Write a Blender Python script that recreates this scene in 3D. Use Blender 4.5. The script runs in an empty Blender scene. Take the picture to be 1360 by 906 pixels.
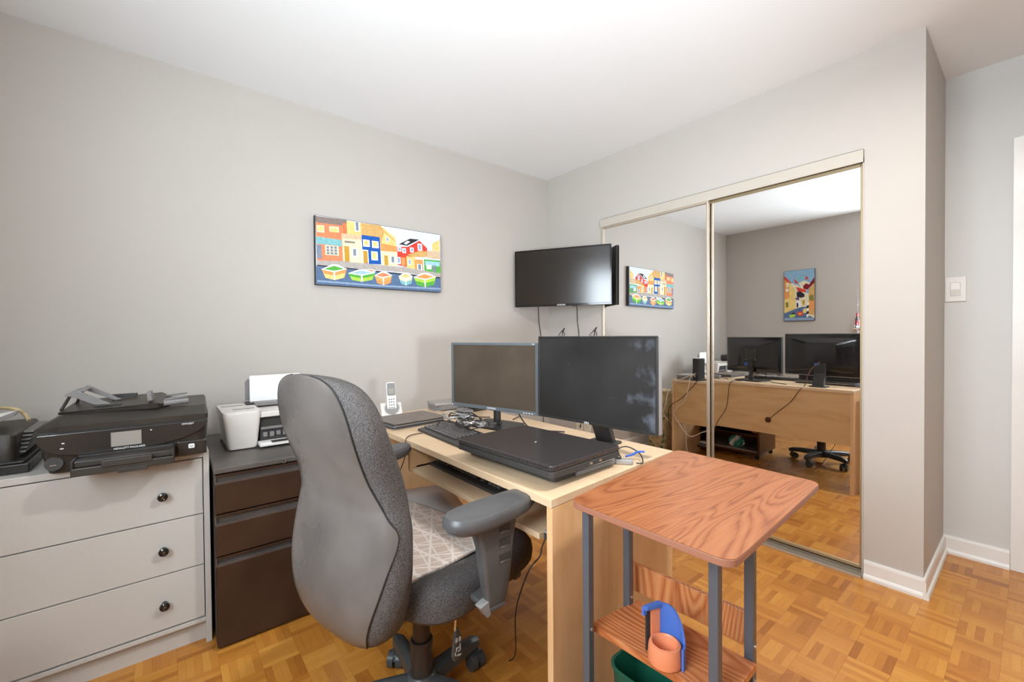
import bpy, bmesh, math, random
from mathutils import Vector, Matrix

# ---------------------------------------------------------------- camera, light, exposure
scn = bpy.context.scene
COL = scn.collection
PI = math.pi
ROOM_L, ROOM_B, ROOM_C, H = -3.235, -3.80, 0.62, 2.44      # wall D x, rear wall y, door wall x, ceiling

cam_d = bpy.data.cameras.new('camera'); cam = bpy.data.objects.new('camera', cam_d); COL.objects.link(cam)
cam_d.sensor_width = 36; cam_d.sensor_fit = 'HORIZONTAL'; cam_d.lens = 568.98 / 1360 * 36
cam_d.clip_start = 0.02
_y, _p, _r = math.radians(39.268), math.radians(-0.788), math.radians(-0.4775)
_f = Vector((math.cos(_p)*math.sin(_y), math.cos(_p)*math.cos(_y), math.sin(_p)))
_rt = Vector((math.cos(_y), -math.sin(_y), 0)); _up = _rt.cross(_f)
_c, _s = math.cos(_r), math.sin(_r)
_R = _c*_rt + _s*_up; _U = -_s*_rt + _c*_up
cam.matrix_world = Matrix(((_R.x, _U.x, -_f.x, -2.524), (_R.y, _U.y, -_f.y, -2.601), (_R.z, _U.z, -_f.z, 1.146), (0, 0, 0, 1)))
scn.camera = cam

scn.view_settings.view_transform = 'Standard'
scn.view_settings.look = 'None'
scn.view_settings.gamma = 1.0
scn.view_settings.use_curve_mapping = False
scn.view_settings.exposure = 0.46

w = bpy.data.worlds.new('sky'); scn.world = w; w.use_nodes = True
bg = w.node_tree.nodes['Background']
bg.inputs['Color'].default_value = (0.75, 0.86, 1.0, 1); bg.inputs['Strength'].default_value = 1.2

def area(name, loc, target, sx, sy, power, color=(1, 1, 1)):
    d = bpy.data.lights.new(name, 'AREA'); d.shape = 'RECTANGLE'; d.size = sx; d.size_y = sy
    d.energy = power; d.color = color
    o = bpy.data.objects.new(name, d); COL.objects.link(o); o.location = loc
    o.rotation_euler = (Vector(target) - Vector(loc)).to_track_quat('-Z', 'Y').to_euler()
    return o
UPLIGHT = 140
FILL_AIM = (-.75, -.35, 2.44)
LAMP = 22
# daylight outside the window
SUN_W = 50
area('daylight_side', (ROOM_L - 0.082, -2.095, 1.59), (0, -.75, 2.0), 1.13, 1.02, SUN_W, (0.82, 0.92, 1.0))

# ---------------------------------------------------------------- materials
def mat(name, col, rough=0.5, metal=0.0, spec=0.5, var=0.0, vscale=8.0, bump=0.0, bscale=200.0, coat=0.0, emit=None, estr=0.0, rvar=0.0):
    m = bpy.data.materials.new(name); m.use_nodes = True
    nt = m.node_tree; b = nt.nodes['Principled BSDF']
    b.inputs['Base Color'].default_value = (*col, 1); b.inputs['Roughness'].default_value = rough
    b.inputs['Metallic'].default_value = metal; b.inputs['Specular IOR Level'].default_value = spec
    b.inputs['Coat Weight'].default_value = coat
    tc = nt.nodes.new('ShaderNodeTexCoord')
    if var or rvar:
        n = nt.nodes.new('ShaderNodeTexNoise'); n.inputs['Scale'].default_value = vscale; n.inputs['Detail'].default_value = 4
        nt.links.new(tc.outputs['Object'], n.inputs['Vector'])
        if var:
            r = nt.nodes.new('ShaderNodeMapRange'); r.inputs['From Min'].default_value = .3; r.inputs['From Max'].default_value = .7
            r.inputs['To Min'].default_value = 1 - var; r.inputs['To Max'].default_value = 1 + var
            nt.links.new(n.outputs['Fac'], r.inputs['Value'])
            mx = nt.nodes.new('ShaderNodeVectorMath'); mx.operation = 'SCALE'; mx.inputs[0].default_value = col
            nt.links.new(r.outputs['Result'], mx.inputs['Scale']); nt.links.new(mx.outputs[0], b.inputs['Base Color'])
        if rvar:
            r = nt.nodes.new('ShaderNodeMapRange'); r.inputs['From Min'].default_value = .3; r.inputs['From Max'].default_value = .7
            r.inputs['To Min'].default_value = max(0, rough - rvar); r.inputs['To Max'].default_value = rough + rvar
            nt.links.new(n.outputs['Fac'], r.inputs['Value']); nt.links.new(r.outputs['Result'], b.inputs['Roughness'])
    if bump:
        n = nt.nodes.new('ShaderNodeTexNoise'); n.inputs['Scale'].default_value = bscale; n.inputs['Detail'].default_value = 3
        nt.links.new(tc.outputs['Object'], n.inputs['Vector'])
        bp = nt.nodes.new('ShaderNodeBump'); bp.inputs['Strength'].default_value = bump; bp.inputs['Distance'].default_value = 0.002
        nt.links.new(n.outputs['Fac'], bp.inputs['Height']); nt.links.new(bp.outputs['Normal'], b.inputs['Normal'])
    if emit:
        b.inputs['Emission Color'].default_value = (*emit, 1); b.inputs['Emission Strength'].default_value = estr
    return m

def ramp(nt, fac, stops):
    r = nt.nodes.new('ShaderNodeValToRGB'); e = r.color_ramp.elements
    while len(e) < len(stops): e.new(0.5)
    for i, (p, c) in enumerate(stops): e[i].position = p; e[i].color = (*c, 1)
    nt.links.new(fac, r.inputs['Fac']); return r.outputs['Color']

def wood(name, c1, c2, c3, axis='X', scale=1.0, rough=0.4, rings=7.0, spec=.5):
    """plain-sawn wood: stretched distorted rings plus fine pores; grain runs along AXIS"""
    m = bpy.data.materials.new(name); m.use_nodes = True; nt = m.node_tree; b = nt.nodes['Principled BSDF']
    tc = nt.nodes.new('ShaderNodeTexCoord'); mp = nt.nodes.new('ShaderNodeMapping')
    e_ = 0.15 if rings > 30 else 0.28
    s = {'X': (e_, 1, 1), 'Y': (1, e_, 1), 'Z': (1, 1, e_)}[axis]
    mp.inputs['Scale'].default_value = tuple(k*scale for k in s); mp.inputs['Location'].default_value = (.13, .21, .07)
    nt.links.new(tc.outputs['Object'], mp.inputs['Vector'])
    n1 = nt.nodes.new('ShaderNodeTexNoise'); n1.inputs['Scale'].default_value = 4.0; n1.inputs['Detail'].default_value = 1.5; n1.inputs['Distortion'].default_value = .4
    nt.links.new(mp.outputs[0], n1.inputs['Vector'])
    mul = nt.nodes.new('ShaderNodeMath'); mul.operation = 'MULTIPLY'; mul.inputs[1].default_value = rings; nt.links.new(n1.outputs['Fac'], mul.inputs[0])
    fr = nt.nodes.new('ShaderNodeMath'); fr.operation = 'PINGPONG'; fr.inputs[1].default_value = 0.5; nt.links.new(mul.outputs[0], fr.inputs[0])
    mp2 = nt.nodes.new('ShaderNodeMapping'); s2 = {'X': (4, 160, 160), 'Y': (160, 4, 160), 'Z': (160, 160, 4)}[axis]
    mp2.inputs['Scale'].default_value = s2; nt.links.new(tc.outputs['Object'], mp2.inputs['Vector'])
    n2 = nt.nodes.new('ShaderNodeTexNoise'); n2.inputs['Scale'].default_value = 1.0; n2.inputs['Detail'].default_value = 2
    nt.links.new(mp2.outputs[0], n2.inputs['Vector'])
    ad = nt.nodes.new('ShaderNodeMath'); ad.operation = 'MULTIPLY_ADD'; ad.inputs[1].default_value = 0.55
    nt.links.new(n2.outputs['Fac'], ad.inputs[0]); nt.links.new(fr.outputs[0], ad.inputs[2])
    col = ramp(nt, ad.outputs[0], [(0.18, c3), (0.46, c2), (0.80, c1)])
    nt.links.new(col, b.inputs['Base Color']); b.inputs['Roughness'].default_value = rough; b.inputs['Specular IOR Level'].default_value = spec
    return m

def parquet():
    m = bpy.data.materials.new('parquet'); m.use_nodes = True; nt = m.node_tree; b = nt.nodes['Principled BSDF']
    L = nt.links
    def M(op, a, b_=None, c=None):
        n = nt.nodes.new('ShaderNodeMath'); n.operation = op
        for i, v in enumerate((a, b_, c)):
            if v is None: continue
            if isinstance(v, (int, float)): n.inputs[i].default_value = v
            else: L.new(v, n.inputs[i])
        return n.outputs[0]
    g = nt.nodes.new('ShaderNodeNewGeometry'); sp = nt.nodes.new('ShaderNodeSeparateXYZ'); L.new(g.outputs['Position'], sp.inputs[0])
    S = 0.115
    u = M('DIVIDE', M('ADD', sp.outputs['X'], 1.464), S); v = M('DIVIDE', M('ADD', sp.outputs['Y'], 2.185), S)
    cu = M('FLOOR', u); cv = M('FLOOR', v); fu = M('FRACT', u); fv = M('FRACT', v)
    par = M('FLOORED_MODULO', M('ADD', cu, cv), 2)
    a = M('ADD', M('MULTIPLY', fu, par), M('MULTIPLY', fv, M('SUBTRACT', 1, par)))       # across the slats
    t = M('ADD', M('MULTIPLY', fv, par), M('MULTIPLY', fu, M('SUBTRACT', 1, par)))       # along
    k = M('FLOOR', M('MULTIPLY', a, 5)); fa = M('FRACT', M('MULTIPLY', a, 5))
    cb = nt.nodes.new('ShaderNodeCombineXYZ'); L.new(cu, cb.inputs[0]); L.new(cv, cb.inputs[1]); L.new(k, cb.inputs[2])
    wn = nt.nodes.new('ShaderNodeTexWhiteNoise'); wn.noise_dimensions = '3D'; L.new(cb.outputs[0], wn.inputs['Vector'])
    cb2 = nt.nodes.new('ShaderNodeCombineXYZ'); L.new(cu, cb2.inputs[0]); L.new(cv, cb2.inputs[1])
    wb = nt.nodes.new('ShaderNodeTexWhiteNoise'); wb.noise_dimensions = '3D'; L.new(cb2.outputs[0], wb.inputs['Vector'])
    # grain
    cg = nt.nodes.new('ShaderNodeCombineXYZ'); L.new(M('ADD', M('MULTIPLY', a, 42), M('MULTIPLY', wn.outputs['Value'], 50)), cg.inputs[0])
    L.new(M('MULTIPLY', t, 2.5), cg.inputs[1]); L.new(M('MULTIPLY', wb.outputs['Value'], 30), cg.inputs[2])
    gn = nt.nodes.new('ShaderNodeTexNoise'); gn.inputs['Scale'].default_value = 1.0; gn.inputs['Detail'].default_value = 3; L.new(cg.outputs[0], gn.inputs['Vector'])
    fac = M('ADD', M('ADD', M('MULTIPLY', wn.outputs['Value'], 0.42), M('MULTIPLY', wb.outputs['Value'], 0.30)), M('MULTIPLY', gn.outputs['Fac'], 0.36))
    col = ramp(nt, fac, [(0.15, (0.32, 0.10, 0.012)), (0.5, (0.50, 0.195, 0.030)), (0.95, (0.64, 0.30, 0.055))])
    # seams
    ea = M('MINIMUM', fa, M('SUBTRACT', 1, fa)); et = M('MINIMUM', t, M('SUBTRACT', 1, t)); eb = M('MINIMUM', a, M('SUBTRACT', 1, a))
    seam = M('MINIMUM', M('DIVIDE', ea, 0.03), M('MINIMUM', M('DIVIDE', et, 0.009), M('DIVIDE', eb, 0.009)))
    seam = M('MINIMUM', seam, 1.0)
    mx = nt.nodes.new('ShaderNodeMix'); mx.data_type = 'RGBA'; mx.blend_type = 'MULTIPLY'; mx.inputs[0].default_value = 1
    sc = ramp(nt, seam, [(0.0, (0.66, 0.55, 0.42)), (1.0, (1, 1, 1))])
    L.new(col, mx.inputs[6]); L.new(sc, mx.inputs[7]); L.new(mx.outputs[2], b.inputs['Base Color'])
    b.inputs['Roughness'].default_value = 0.28; b.inputs['Specular IOR Level'].default_value = 0.45
    nz = nt.nodes.new('ShaderNodeTexNoise'); nz.inputs['Scale'].default_value = 3; L.new(g.outputs['Position'], nz.inputs['Vector'])
    rr = nt.nodes.new('ShaderNodeMapRange'); rr.inputs['To Min'].default_value = .2; rr.inputs['To Max'].default_value = .38; L.new(nz.outputs['Fac'], rr.inputs['Value']); L.new(rr.outputs[0], b.inputs['Roughness'])
    bp = nt.nodes.new('ShaderNodeBump'); bp.inputs['Strength'].default_value = .25; bp.inputs['Distance'].default_value = .001
    L.new(seam, bp.inputs['Height']); L.new(bp.outputs[0], b.inputs['Normal'])
    return m

def glass(name, col=(1, 1, 1), refl=0.1):
    m = bpy.data.materials.new(name); m.use_nodes = True; nt = m.node_tree; nt.nodes.remove(nt.nodes['Principled BSDF'])
    t = nt.nodes.new('ShaderNodeBsdfTransparent'); t.inputs[0].default_value = (*col, 1)
    g = nt.nodes.new('ShaderNodeBsdfGlossy'); g.inputs['Roughness'].default_value = 0.02
    x = nt.nodes.new('ShaderNodeMixShader'); x.inputs[0].default_value = refl
    nt.links.new(t.outputs[0], x.inputs[1]); nt.links.new(g.outputs[0], x.inputs[2]); nt.links.new(x.outputs[0], nt.nodes['Material Output'].inputs[0])
    return m

M_ = {}
M_['wall'] = mat('greige_paint', (0.53, 0.492, 0.452), 0.6, spec=.25, var=.012, vscale=2.5, bump=.05, bscale=260)
M_['wall_white'] = mat('white_wall_paint', (0.64, 0.64, 0.625), 0.5, spec=.3, var=.01, vscale=3)
M_['ceil'] = mat('ceiling_paint', (0.90, 0.915, 0.92), 0.8, spec=.1, var=.01, vscale=2, bump=.06, bscale=60)
M_['trim'] = mat('white_trim', (0.80, 0.79, 0.76), 0.32, var=.02, vscale=12)
M_['parquet'] = parquet()
M_['mirror'] = mat('mirror_silver', (0.90, 0.895, 0.885), 0.0, metal=1.0)
M_['champagne'] = mat('champagne_metal', (0.54, 0.47, 0.38), 0.45, metal=.5)
M_['gold'] = mat('gold_metal', (0.50, 0.40, 0.24), 0.4, metal=.6)
M_['cream_metal'] = mat('cream_painted_metal', (0.52, 0.475, 0.41), 0.4)
M_['black_gap'] = mat('black_gap', (0.01, 0.01, 0.01), 0.8)
M_['dresser'] = mat('dresser_white', (0.56, 0.54, 0.505), 0.42, spec=.4, var=.01, vscale=3)
M_['desk'] = wood('desk_maple', (0.70, 0.515, 0.335), (0.66, 0.475, 0.30), (0.61, 0.43, 0.26), 'Y', 2.2, .38, rings=3, spec=.4)
M_['deskz'] = wood('desk_maple_panel', (0.74, 0.47, 0.25), (0.70, 0.43, 0.215), (0.64, 0.375, 0.175), 'Z', 2.2, .40, rings=3, spec=.4)
M_['desk_back'] = wood('desk_back_panel', (0.66, 0.42, 0.20), (0.62, 0.385, 0.175), (0.56, 0.335, 0.14), 'Y', 2.0, .42, rings=3, spec=.4)
M_['cart'] = wood('red_oak_laminate', (0.36, 0.135, 0.052), (0.315, 0.108, 0.038), (0.19, 0.052, 0.018), 'X', 1.25, .30, rings=54, spec=.5)
M_['carty'] = wood('red_oak_laminate_side', (0.62, 0.25, 0.10), (0.50, 0.165, 0.052), (0.33, 0.085, 0.025), 'Y', 1.3, .34, rings=38, spec=.5)
M_['cartz'] = wood('red_oak_laminate_board', (0.62, 0.27, 0.105), (0.52, 0.18, 0.06), (0.33, 0.085, 0.025), 'Z', 1.3, .34, rings=38, spec=.5)
M_['cart_edge'] = mat('laminate_edge', (0.33, 0.14, 0.085), .45)
M_['cart_leg'] = mat('slate_blue_metal', (0.125, 0.14, 0.165), .38, metal=.3)
M_['bolt'] = mat('zinc_bolt', (0.75, 0.72, 0.66), .3, metal=.9)
M_['black'] = mat('black_plastic', (0.022, 0.020, 0.019), .38, var=.15, vscale=14)
M_['blackm'] = mat('black_matte_plastic', (0.035, 0.032, 0.030), .6)
M_['blackg'] = mat('black_gloss', (0.012, 0.011, 0.012), .12, coat=.3)
M_['printer'] = mat('printer_dark_plastic', (0.034, 0.028, 0.023), .42, var=.2, vscale=12)
M_['printer_g'] = mat('printer_gloss_panel', (0.026, 0.021, 0.018), .2, coat=.35, var=.1)
M_['cab'] = mat('black_cabinet_steel', (0.040, 0.020, 0.013), .32, coat=.1, var=.18, vscale=9)
M_['cab_lip'] = mat('cabinet_handle_steel', (0.12, 0.10, 0.09), .3, metal=.4, var=.15, vscale=9)
M_['cab_top'] = mat('dusty_cabinet_top', (0.10, 0.085, 0.075), .42, var=.25, vscale=8)
M_['screen'] = mat('dusty_screen', (0.078, 0.058, 0.041), .27, spec=.35, var=.2, vscale=5)
M_['screen2'] = mat('dusty_large_screen', (0.025, 0.023, 0.022), .36, spec=.3, var=.35, vscale=4)
def smudge(m):
    """dried smears and dust on the screen, thickest towards its right and lower edge"""
    nt = m.node_tree; b = nt.nodes['Principled BSDF']; tc = nt.nodes.new('ShaderNodeTexCoord'); sp = nt.nodes.new('ShaderNodeSeparateXYZ'); nt.links.new(tc.outputs['Object'], sp.inputs[0])
    n = nt.nodes.new('ShaderNodeTexNoise'); n.inputs['Scale'].default_value = 14; n.inputs['Detail'].default_value = 6; nt.links.new(tc.outputs['Object'], n.inputs['Vector'])
    r = nt.nodes.new('ShaderNodeMapRange'); r.inputs['From Min'].default_value = .12; r.inputs['From Max'].default_value = .26; r.inputs['To Max'].default_value = .24; nt.links.new(sp.outputs['X'], r.inputs['Value'])
    a = nt.nodes.new('ShaderNodeMath'); a.operation = 'ADD'; nt.links.new(n.outputs['Fac'], a.inputs[0]); nt.links.new(r.outputs[0], a.inputs[1])
    q = nt.nodes.new('ShaderNodeMapRange'); q.inputs['From Min'].default_value = .66; q.inputs['From Max'].default_value = .86; nt.links.new(a.outputs[0], q.inputs['Value'])
    old = b.inputs['Base Color'].links[0].from_socket; mx = nt.nodes.new('ShaderNodeMix'); mx.data_type = 'RGBA'; nt.links.new(q.outputs[0], mx.inputs[0]); nt.links.new(old, mx.inputs[6]); mx.inputs[7].default_value = (.10, .11, .13, 1); nt.links.new(mx.outputs[2], b.inputs['Base Color'])
smudge(M_['screen2'])
M_['tvscreen'] = mat('tv_screen_glass', (0.014, 0.010, 0.007), .16, spec=.9)
M_['bezel'] = mat('blue_grey_bezel', (0.11, 0.125, 0.135), .35)
M_['silver'] = mat('silver_plastic', (0.36, 0.34, 0.32), .35, metal=.3)
M_['side_silver'] = mat('monitor_side_silver', (0.22, 0.21, 0.205), .4)
M_['rim'] = mat('chrome_rim', (0.62, 0.62, 0.62), .25, metal=.7)
M_['silver_d'] = mat('grey_plastic', (0.20, 0.19, 0.185), .4, var=.1, vscale=20)
M_['lid'] = mat('dusty_laptop_lid', (0.034, 0.028, 0.028), .27, spec=.5, var=.3, vscale=140)
M_['key'] = mat('keycaps', (0.11, 0.10, 0.095), .45)
M_['keyb'] = mat('keyboard_body', (0.035, 0.033, 0.032), .4)
M_['vinyl'] = mat('worn_grey_vinyl', (0.112, 0.099, 0.090), .30, spec=.5, var=.28, vscale=5, bump=.12, bscale=180, rvar=.07)
M_['fabric'] = mat('speckled_chair_fabric', (0.085, 0.077, 0.074), .75, spec=.35, var=.8, vscale=420, bump=.55, bscale=420)
M_['chairp'] = mat('chair_plastic', (0.075, 0.073, 0.074), .40, var=.12, vscale=16)
M_['chairb'] = mat('chair_base_plastic', (0.060, 0.066, 0.068), .36, var=.12, vscale=16)
M_['tube_br'] = mat('gas_lift_steel', (0.055, 0.043, 0.036), .38, metal=.3)
M_['chrome'] = mat('chrome', (0.75, 0.74, 0.72), .18, metal=1)
M_['white'] = mat('white_plastic', (0.78, 0.76, 0.73), .4)
M_['whiteg'] = mat('warm_white_plastic', (0.70, 0.66, 0.62), .42)
M_['paper'] = mat('paper', (0.88, 0.88, 0.87), .8)
M_['ink'] = mat('white_lettering', (0.85, 0.85, 0.85), .5)
M_['lcd'] = mat('grey_lcd', (0.30, 0.27, 0.24), .3)
M_['cord_b'] = mat('black_cord', (0.02, 0.018, 0.017), .5)
M_['cord_w'] = mat('ivory_cord', (0.68, 0.62, 0.50), .5)
M_['cord_br'] = mat('brown_cord', (0.10, 0.045, 0.03), .5)
M_['binder'] = mat('brown_leather', (0.17, 0.135, 0.115), .5, var=.15, vscale=18, bump=.1)
M_['orange'] = mat('coral_plastic', (0.80, 0.27, 0.13), .38)
M_['blue'] = mat('blue_plastic', (0.07, 0.17, 0.55), .4)
M_['green'] = mat('green_plastic', (0.010, 0.105, 0.062), .35)
M_['mahog'] = mat('mahogany_laminate', (0.085, 0.022, 0.010), .28, var=.2, vscale=6)
M_['smoked'] = glass('smoked_glass', (.35, .33, .32), .12)
M_['pane'] = glass('window_pane', (1, 1, 1), .05)
M_['teal'] = mat('teal_print', (0.05, 0.32, 0.26), .5, var=.6, vscale=60)
M_['bag'] = mat('straw_bag', (0.55, 0.43, 0.24), .8, var=.3, vscale=30)
M_['leaf'] = mat('leaf_green', (0.10, 0.16, 0.06), .6, var=.3, vscale=20)
M_['red'] = mat('red_paint', (0.45, 0.015, 0.02), .35)
M_['tinsel'] = mat('silver_tinsel', (0.75, 0.77, 0.80), .2, metal=.9)
M_['shelfw'] = mat('orange_pine', (0.58, 0.24, 0.07), .4)
M_['lamp'] = mat('lamp_glass', (0.9, 0.88, 0.84), .4, emit=(1, .95, .87), estr=6)
M_['sticker'] = mat('pale_sticker', (0.55, 0.58, 0.66), .5)
M_['sticker_b'] = mat('blue_sticker', (0.03, 0.10, 0.42), .4)
M_['plate'] = mat('ivory_outlet', (0.78, 0.72, 0.60), .4)
PAINT = dict(sky=(.72,.78,.86), brownroof=(.26,.20,.18), coral=(.80,.25,.12), coraldk=(.70,.20,.08), yellow=(.85,.62,.22), ochre=(.66,.40,.14),
  cream=(.80,.72,.50), teal=(.22,.50,.52), slate=(.22,.26,.34), sand=(.68,.50,.32), lightcream=(.86,.76,.50), ochredk=(.58,.32,.04), grey=(.28,.25,.22),
  white=(.85,.85,.82), blue=(.01,.10,.42), orange=(.82,.33,.10), bluegrey=(.34,.42,.58), red=(.68,.06,.04), dark=(.03,.025,.03), green=(.10,.42,.06),
  tealight=(.35,.62,.68), stone=(.45,.41,.38), water=(.10,.17,.30), waterlight=(.28,.37,.52), lime=(.42,.66,.08), lightblue=(.36,.56,.66),
  skyblue=(.26,.45,.62), darkred=(.22,.01,.02), olive=(.24,.22,.05), purple=(.14,.08,.22))
for k_, c_ in PAINT.items(): M_['p_'+k_] = mat('paint_'+k_, c_, .6, spec=.25, var=.12, vscale=60)
M_['canvas'] = mat('canvas_edge', (0.05, 0.05, 0.055), .7)

# ---------------------------------------------------------------- mesh helpers
class B:
    """collects shapes into one bmesh with material slots"""
    def __init__(s, *mats): s.bm = bmesh.new(); s.mats = list(mats)
    def _slot(s, faces, m):
        if m is None: return
        if m not in s.mats: s.mats.append(m)
        i = s.mats.index(m)
        for f in faces: f.material_index = i
    def raw(s, verts, faces, m=None, smooth=False, M=None):
        vs = [s.bm.verts.new(M @ Vector(v) if M else v) for v in verts]; out = []
        for f in faces:
            try: fc = s.bm.faces.new([vs[i] for i in f])
            except ValueError: continue
            fc.smooth = smooth; out.append(fc)
        s._slot(out, m); return s
    def merge(s, bm2, m=None, M=None, smooth=None):
        vs = {}
        for v in bm2.verts: vs[v] = s.bm.verts.new(M @ v.co if M else v.co)
        out = []
        for f in bm2.faces:
            fc = s.bm.faces.new([vs[v] for v in f.verts]); fc.smooth = f.smooth if smooth is None else smooth; out.append(fc)
        s._slot(out, m); bm2.free(); return s
    def box(s, x0, x1, y0, y1, z0, z1, bev=0.0, m=None, M=None, seg=2):
        b = bmesh.new(); bmesh.ops.create_cube(b, size=1)
        for v in b.verts: v.co = Vector(((v.co.x+.5)*(x1-x0)+x0, (v.co.y+.5)*(y1-y0)+y0, (v.co.z+.5)*(z1-z0)+z0))
        if bev: bmesh.ops.bevel(b, geom=b.edges[:], offset=bev, segments=seg, profile=.5, affect='EDGES')
        return s.merge(b, m, M)
    def prism(s, pts, axis, a0, a1, m=None, M=None, bev=0.0, smooth=False):
        """polygon in the two other axes (in xyz order), extruded along AXIS"""
        def P(p, a): return {'x': (a, p[0], p[1]), 'y': (p[0], a, p[1]), 'z': (p[0], p[1], a)}[axis]
        b = bmesh.new(); n = len(pts)
        lo = [b.verts.new(P(p, a0)) for p in pts]; hi = [b.verts.new(P(p, a1)) for p in pts]
        b.faces.new(lo); b.faces.new(hi[::-1])
        for i in range(n): f = b.faces.new((lo[i], hi[i], hi[(i+1) % n], lo[(i+1) % n])); f.smooth = smooth
        bmesh.ops.recalc_face_normals(b, faces=b.faces[:])
        if bev: bmesh.ops.bevel(b, geom=[e for e in b.edges if not (e.link_faces[0].smooth and e.link_faces[1].smooth)], offset=bev, segments=2, profile=.5, affect='EDGES')
        return s.merge(b, m, M)
    def cyl(s, p0, p1, r0, r1=None, n=24, m=None, M=None, cap=True):
        r1 = r0 if r1 is None else r1
        p0, p1 = Vector(p0), Vector(p1); d = (p1-p0).normalized(); u = d.orthogonal().normalized(); v = d.cross(u)
        A = []; 
        for p, r in ((p0, r0), (p1, r1)): A += [p + r*(math.cos(2*PI*i/n)*u + math.sin(2*PI*i/n)*v) for i in range(n)]
        F = [(i, (i+1) % n, n+(i+1) % n, n+i) for i in range(n)]
        s.raw(A, F, m, True, M)
        if cap: s.raw(A[:n], [tuple(range(n))[::-1]], m, False, M); s.raw(A[n:], [tuple(range(n))], m, False, M)
        return s
    def lathe(s, prof, n=32, m=None, M=None, smooth=True):
        V = []; F = []
        for r, z in prof: V += [(r*math.cos(2*PI*i/n), r*math.sin(2*PI*i/n), z) for i in range(n)]
        for k in range(len(prof)-1):
            for i in range(n): F.append((k*n+i, k*n+(i+1) % n, (k+1)*n+(i+1) % n, (k+1)*n+i))
        return s.raw(V, F, m, smooth, M)
    def tube(s, pts, r, n=8, m=None, M=None, sub=6, closed=False):
        P = smooth_path([Vector(p) for p in pts], sub) if sub > 1 else [Vector(p) for p in pts]
        V = []; prev = None
        for i, p in enumerate(P):
            t = (P[min(i+1, len(P)-1)] - P[max(i-1, 0)]).normalized()
            u = t.orthogonal().normalized() if prev is None else (prev - t*prev.dot(t)).normalized()
            prev = u; v = t.cross(u)
            V += [p + r*(math.cos(2*PI*k/n)*u + math.sin(2*PI*k/n)*v) for k in range(n)]
        F = [(i*n+k, i*n+(k+1) % n, (i+1)*n+(k+1) % n, (i+1)*n+k) for i in range(len(P)-1) for k in range(n)]
        s.raw(V, F, m, True, M)
        s.raw(V[:n], [tuple(range(n))[::-1]], m, False, M); s.raw(V[-n:], [tuple(range(n))], m, False, M)
        return s
    def loft(s, rings, m=None, M=None, cap=True, closed=True, smooth=True):
        n = len(rings[0]); V = [p for r in rings for p in r]; F = []
        for k in range(len(rings)-1):
            for i in range(n if closed else n-1):
                F.append((k*n+i, k*n+(i+1) % n, (k+1)*n+(i+1) % n, (k+1)*n+i))
        if cap: F.append(tuple(range(n))[::-1]); F.append(tuple((len(rings)-1)*n+i for i in range(n)))
        return s.raw(V, F, m, smooth, M)
    def build(s, name, parent=None, world=False, recalc=True, **props):
        me = bpy.data.meshes.new(name)
        if recalc: bmesh.ops.recalc_face_normals(s.bm, faces=s.bm.faces[:])
        if world and parent is not None: s.bm.transform(wm(parent).inverted())
        for e in s.bm.edges:
            if len(e.link_faces) == 2 and e.calc_face_angle(0) > math.radians(38): e.smooth = False
        s.bm.to_mesh(me); s.bm.free()
        for m in s.mats: me.materials.append(M_[m])
        o = bpy.data.objects.new(name, me); COL.objects.link(o)
        if parent is not None: o.parent = parent
        for k, v in props.items(): o[k] = v
        return o

def islands(b, name, parent, world=False, **props):
    """every loose piece of B becomes an object of its own"""
    bm = b.bm; bm.verts.ensure_lookup_table(); seen = set(); out = []
    if world: bm.transform(wm(parent).inverted())
    for v0 in bm.verts:
        if v0 in seen: continue
        st = [v0]; seen.add(v0); isl = [v0]
        while st:
            v = st.pop()
            for e in v.link_edges:
                w_ = e.other_vert(v)
                if w_ not in seen: seen.add(w_); st.append(w_); isl.append(w_)
        q = B(*b.mats); mp = {v: q.bm.verts.new(v.co) for v in isl}
        for f in {f for v in isl for f in v.link_faces}:
            g = q.bm.faces.new([mp[v] for v in f.verts]); g.material_index = f.material_index; g.smooth = f.smooth
        out.append(q.build(name, parent, **props))
    bm.free(); return out

def smooth_path(P, sub):
    out = []
    for i in range(len(P)-1):
        p0, p1, p2, p3 = P[max(i-1, 0)], P[i], P[i+1], P[min(i+2, len(P)-1)]
        for k in range(sub):
            t = k/sub
            out.append(.5*((2*p1) + (p2-p0)*t + (2*p0-5*p1+4*p2-p3)*t*t + (3*p1-p0-3*p2+p3)*t**3))
    out.append(P[-1]); return out

def wm(o):
    m = Matrix.Translation(o.location) @ o.rotation_euler.to_matrix().to_4x4()
    return wm(o.parent) @ m if o.parent else m

def thing(name, label, cat, loc=(0, 0, 0), rz=0.0, group=None):
    o = bpy.data.objects.new(name, None); COL.objects.link(o); o.location = loc; o.rotation_euler = (0, 0, rz)
    o.empty_display_size = .05; o['label'] = label; o['category'] = cat
    if group: o['group'] = group
    return o
def tag(o, label, cat, group=None):
    o['label'] = label; o['category'] = cat
    if group: o['group'] = group
    return o
def at(b, loc, rz=0):
    """move a finished single-mesh object so that its origin sits at LOC (mesh was written in world coordinates)"""
    M = Matrix.Translation(loc) @ Matrix.Rotation(rz, 4, 'Z'); b.data.transform(M.inverted()); b.location = loc; b.rotation_euler = (0, 0, rz); return b
def struct(name, b): o = b.build(name); o['kind'] = 'structure'; return o
def T(x=0, y=0, z=0, rz=0, rx=0, ry=0):
    return Matrix.Translation((x, y, z)) @ Matrix.Rotation(rz, 4, 'Z') @ Matrix.Rotation(ry, 4, 'Y') @ Matrix.Rotation(rx, 4, 'X')
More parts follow.
